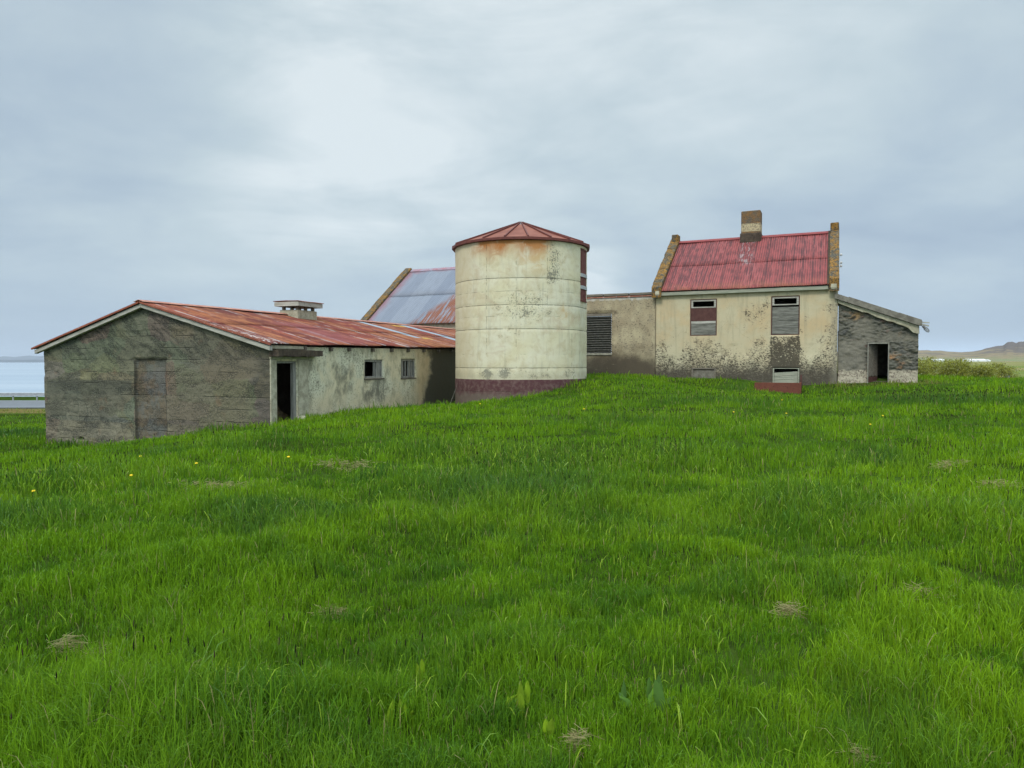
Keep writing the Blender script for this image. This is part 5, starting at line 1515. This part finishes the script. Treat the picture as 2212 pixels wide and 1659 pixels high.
for i in range(n):
    w0 = max(.0011, .00035 * hd[i]); hw = max(.0030, .00045 * hd[i])
    dx_, dy_ = math.cos(la[i]) * ll[i], math.sin(la[i]) * ll[i]
    b0 = np.array((HX[i], HY[i], HZ[i] - .01)); t0 = b0 + (dx_ * .7, dy_ * .7, hL[i]); 
    dr = np.array((dx_ * .6, dy_ * .6, hL[i])); dr /= np.linalg.norm(dr)
    hl = rng.uniform(.025, .045) * (1 + .012 * hd[i]); t1 = t0 + dr * hl
    b = len(V)
    V += [b0 + (-w0, 0, 0), b0 + (w0, 0, 0), t0 + (w0 * .7, 0, 0), t0 + (-w0 * .7, 0, 0), b0 + (0, -w0, 0), b0 + (0, w0, 0), t0 + (0, w0, 0), t0 + (0, -w0, 0)]
    Cc += [(.10, .17, .03, 1)] * 8
    Fq += [(b, b + 1, b + 2, b + 3), (b + 4, b + 5, b + 6, b + 7)]
    b = len(V); a1 = np.cross(dr, (1, 0, 0)); a1 /= np.linalg.norm(a1); a2 = np.cross(dr, a1)
    for f, rr_ in ((0, .35), (.2, 1), (.7, .9), (1, .25)):
        for s in range(S5):
            q_ = 6.283 * s / S5
            V.append(t0 + dr * hl * f + (a1 * math.cos(q_) + a2 * math.sin(q_)) * hw * rr_)
    cdk = (.020, .013, .014, 1) if rng.random() < .7 else (.07, .05, .035, 1)
    Cc += [cdk] * (4 * S5)
    for j in range(3):
        for s in range(S5):
            Fq.append((b + j * S5 + s, b + j * S5 + (s + 1) % S5, b + (j + 1) * S5 + (s + 1) % S5, b + (j + 1) * S5 + s))
o = np_mesh('foxtail_grass', np.array(V), [np.array(Fq)], GRASS, cols=np.array(Cc))
tag(o, 'scattered foxtail stalks with dark cylindrical seed heads among the long grass', 'grass', kind='stuff')

# dandelions
YEL = material('dandelion_yellow', lambda g, co, x, y, z: dict(col=(.75, .52, .02), rough=.8))
GREENM = material('stem_green', lambda g, co, x, y, z: dict(col=(.12, .20, .03), rough=.8))
FL = [(300, 997), (421, 1013), (621, 999), (134, 1029.5), (279, 1041), (66, 1076), (1037, 878), (1262, 890), (1586, 897), (1909, 906), (1882, 926), (1690, 870), (1700, 900)]
def px_ground(px, py):
    dx_, dz_ = (px - 1106) / 1534.0, -(py - 781) / 1534.0
    t = 2.0
    while t < 60:
        if EYE + dz_ * t < float(ground(dx_ * t, t)[0]) + .06: break
        t += .02
    return dx_ * t, t
FPOS = [px_ground(*p) for p in FL]
FLAB = ['in front of the bare grey gable, left one', 'in front of the bare grey gable, below the filled doorway', 'in the grass below the low barn doorway', 'far left in the grass', 'left, beside a pale thin patch of grass', 'at the left edge among long grass',
        'just below the foot of the silo', 'right of the silo in the upper meadow', 'in the meadow below the farmhouse left window', 'in the meadow below the stone shed door', 'lower of the two below the stone shed', 'nearest the farmhouse light well', 'in the meadow between farmhouse and viewer']
for (fx, fy), lb in zip(FPOS, FLAB):
    z0 = float(ground(fx, fy)[0]); h = .13
    t = thing('dandelion', 'yellow dandelion ' + lb, 'flower', (fx, fy, z0), 0, 'dandelions in the meadow')
    MB().tube([(0, 0, z0), (.01, 0, z0 + h * .5), (.0, .01, z0 + h)], .003, 5).build('stem', GREENM, t)
    MB().tube([(0, .01, z0 + h), (0, .008, z0 + h + .012), (0, .006, z0 + h + .02)], [.010, .024, .016], 10).build('flower_head', YEL, t)

# dry straw patches
STR = [(708, 1326, .16), (145, 1395, .14), (208, 1420, .16), (1400, 998, .22), (2055, 1002, .35), (2168, 1045, .3), (1706, 1317, .13), (1997, 1283, .16), (470, 1050, .6), (735, 1003, .7), (1253, 1608, .08), (1865, 1650, .12)]
SLAB = ['small round patch of dry straw left of the middle foreground', 'patch of dry straw near the left edge, upper of two', 'patch of dry straw near the left edge, lower of two', 'dry straw patch below the silo right side', 'bright flat straw patch at the right side of the slope',
        'faint straw patch at the right edge', 'dry brown straw tuft right of centre', 'broken straw patch at the right edge of the foreground', 'long thin strip of dry cut grass left of centre', 'wide thin strip of dry cut grass beneath the low barn', 'little straw tuft at the bottom middle', 'straw tuft at the bottom right of centre']
for i, (a, b, rad) in enumerate(STR):
    fx, fy = px_ground(a, b)
    r = np.random.default_rng(500 + i); rad *= .65; n = int(70 + 700 * rad)
    X = fx + r.normal(size=n) * rad * .5; Y = fy + r.normal(size=n) * rad * (.35 if rad < .5 else .28)
    LL = r.uniform(.03, .10, n); aa = r.uniform(0, 6.28, n); zz = ground(X, Y) + r.uniform(.0, .075, n); X = X + (fbm(X * 9, Y * 9, 3, 2) - .5) * rad
    wv = .0028 * max(1, fy / 4) ** .8; tz = r.uniform(-.01, .03, n)
    dxx, dyy = np.cos(aa) * LL / 2, np.sin(aa) * LL / 2
    V = np.stack([np.stack([X - dxx, Y - dyy, zz], 1), np.stack([X + dxx, Y + dyy, zz + tz], 1), np.stack([X + dxx, Y + dyy, zz + tz + wv], 1), np.stack([X - dxx, Y - dyy, zz + wv], 1)], 1).reshape(-1, 3)
    cc = np.where(r.random((n, 1)) < .6, np.array((.46, .41, .20)), np.array((.26, .23, .10)))
    o = np_mesh('dry_grass_patch', V, [np.arange(4 * n).reshape(n, 4)], GRASS, cols=np.repeat(np.concatenate([cc, np.ones((n, 1))], 1), 4, 0))
    tag(o, SLAB[i], 'dry grass', 'patches of dry straw', 'stuff' if i in (5, 8, 9) else None)

# broad-leaved dock plants
def dock(px, py, n, ln, c, label, seed, spread=.05, up=.8):
    fx, fy = px_ground(px, py); z0 = float(ground(fx, fy)[0]); r = random.Random(seed)
    t = thing('dock_plant', label, 'plant', (fx, fy, z0), 0, 'broad-leaved dock plants')
    for k in range(n):
        a = r.uniform(0, 6.28); l = ln * r.uniform(.75, 1.2); u = up * r.uniform(.7, 1.15)
        ox_, oy_ = r.uniform(-1, 1) * spread, r.uniform(-1, 1) * spread * .6
        V = []; wm = l * .115
        fa = r.uniform(-.7, .7)
        for j in range(8):
            f = j / 7
            w_ = wm * math.sin(math.pi * min(1, f * .93 + .07)) ** .7 * (1 if j < 7 else .05) * (.25 if j == 0 else 1)
            bd_ = (1 - u) * f ** 1.4 * l
            cx, cy, cz = ox_ + math.cos(a) * bd_, oy_ + math.sin(a) * bd_, z0 + l * u * f - .25 * (1 - u) * l * f ** 3
            wob = .006 * math.sin(j * 2.1 + k)
            for s_ in (-1, 0, 1):
                V.append((cx + math.cos(fa) * w_ * s_, cy + math.sin(fa) * w_ * s_ - (.012 if s_ == 0 else wob), cz))
        F = []
        for j in range(7):
            for s_ in (0, 1):
                F.append((j * 3 + s_, j * 3 + s_ + 1, j * 3 + s_ + 4, j * 3 + s_ + 3))
        k_ = r.uniform(.8, 1.2)
        V = np.array(V)
        np_mesh('leaf', V, [np.array(F)], LEAF, t, cols=np.tile((c[0] * k_, c[1] * k_, c[2], 1), (len(V), 1)), smooth=True)
YG, DG = (.21, .33, .02), (.11, .22, .04)
dock(925, 1460, 5, .11, YG, 'yellow-green dock with a few upright leaves left of the bottom middle', 1, .07, .97)
dock(1122, 1525, 6, .12, YG, 'yellow-green dock with curled leaves at the bottom middle', 2, .07, .88)
dock(852, 1545, 4, .12, YG, 'small yellow-green dock low in the grass, bottom left of middle', 3, .06, .9)
dock(1187, 1585, 2, .14, YG, 'pair of narrow yellow-green dock leaves nearest the bottom middle', 4, .02, .98)
dock(1395, 1520, 9, .17, DG, 'large dark dock with long upright leaves in the foreground', 5, .09, .85)
dock(1470, 1530, 9, .13, DG, 'dark curled dock right beside the largest one', 6, .08, .6)
dock(2015, 1600, 3, .14, (.12, .24, .03), 'dock with two drooping leaves at the bottom right', 7, .05, .6)
dock(700, 1440, 3, .09, DG, 'single broad greyish leaf among the long grass at the lower left', 8, .03, .95)

# bare dead stalk by the silo, loose stone by the barn door
fx, fy = -2.45, 27.5
z0 = float(ground(fx, fy)[0])
tag(MB().tube([(fx, fy, z0), (fx + .12, fy, z0 + .35), (fx + .28, fy, z0 + .75), (fx + .33, fy, z0 + .98)], .008, 5, r1=.003).build('dead_stalk', MAT['pale_frame']), 'thin pale dead stalk leaning in the corner left of the silo', 'stalk')
x_, y_, _ = to_world(A0, TA, .22, 1.15, 0)
t = bpy.data.meshes.new('loose_stone'); bm = bmesh.new(); bmesh.ops.create_icosphere(bm, subdivisions=2, radius=.17)
for v in bm.verts: v.co.z *= .55; v.co *= 1 + .12 * math.sin(v.co.x * 30 + v.co.y * 22)
bm.to_mesh(t); bm.free()
so_ = link('loose_stone', t, MAT['grey_conc']); so_.location = (x_, y_, float(ground(x_, y_)[0]) + .05)
tag(so_, 'small rounded stone lying at the low barn door threshold', 'stone')
x_, y_, _ = to_world(A0, TA, -5.6, -.35, 0)
z0 = float(ground(x_, y_)[0])
tag(MB().box(x_ - .35, x_ + .35, y_ - .12, y_ + .12, z0 + .03, z0 + .09, .02).build('stone_slab', MAT['grey_conc'], bevel=.01), 'flat broken slab lying in the grass at the foot of the grey gable', 'slab')

# ------------------------------------------------------------------ haze
m = bpy.data.materials.new('haze'); m.use_nodes = True
nt = m.node_tree; nt.nodes.clear()
pv = nt.nodes.new('ShaderNodeVolumePrincipled')
pv.inputs['Color'].default_value = (.80, .88, 1.0, 1)
pv.inputs['Density'].default_value = 6e-5
pv.inputs['Anisotropy'].default_value = 0.0
out = nt.nodes.new('ShaderNodeOutputMaterial'); nt.links.new(pv.outputs[0], out.inputs['Volume'])
hz = MB().box(-30500, 16000, -310, 26500, -16, 420).build('haze', m)
tag(hz, kind='stuff'); hz['label'] = 'thin pale air between the meadow and the far shore'; hz['category'] = 'haze'
C.cycles.volume_bounces = 0
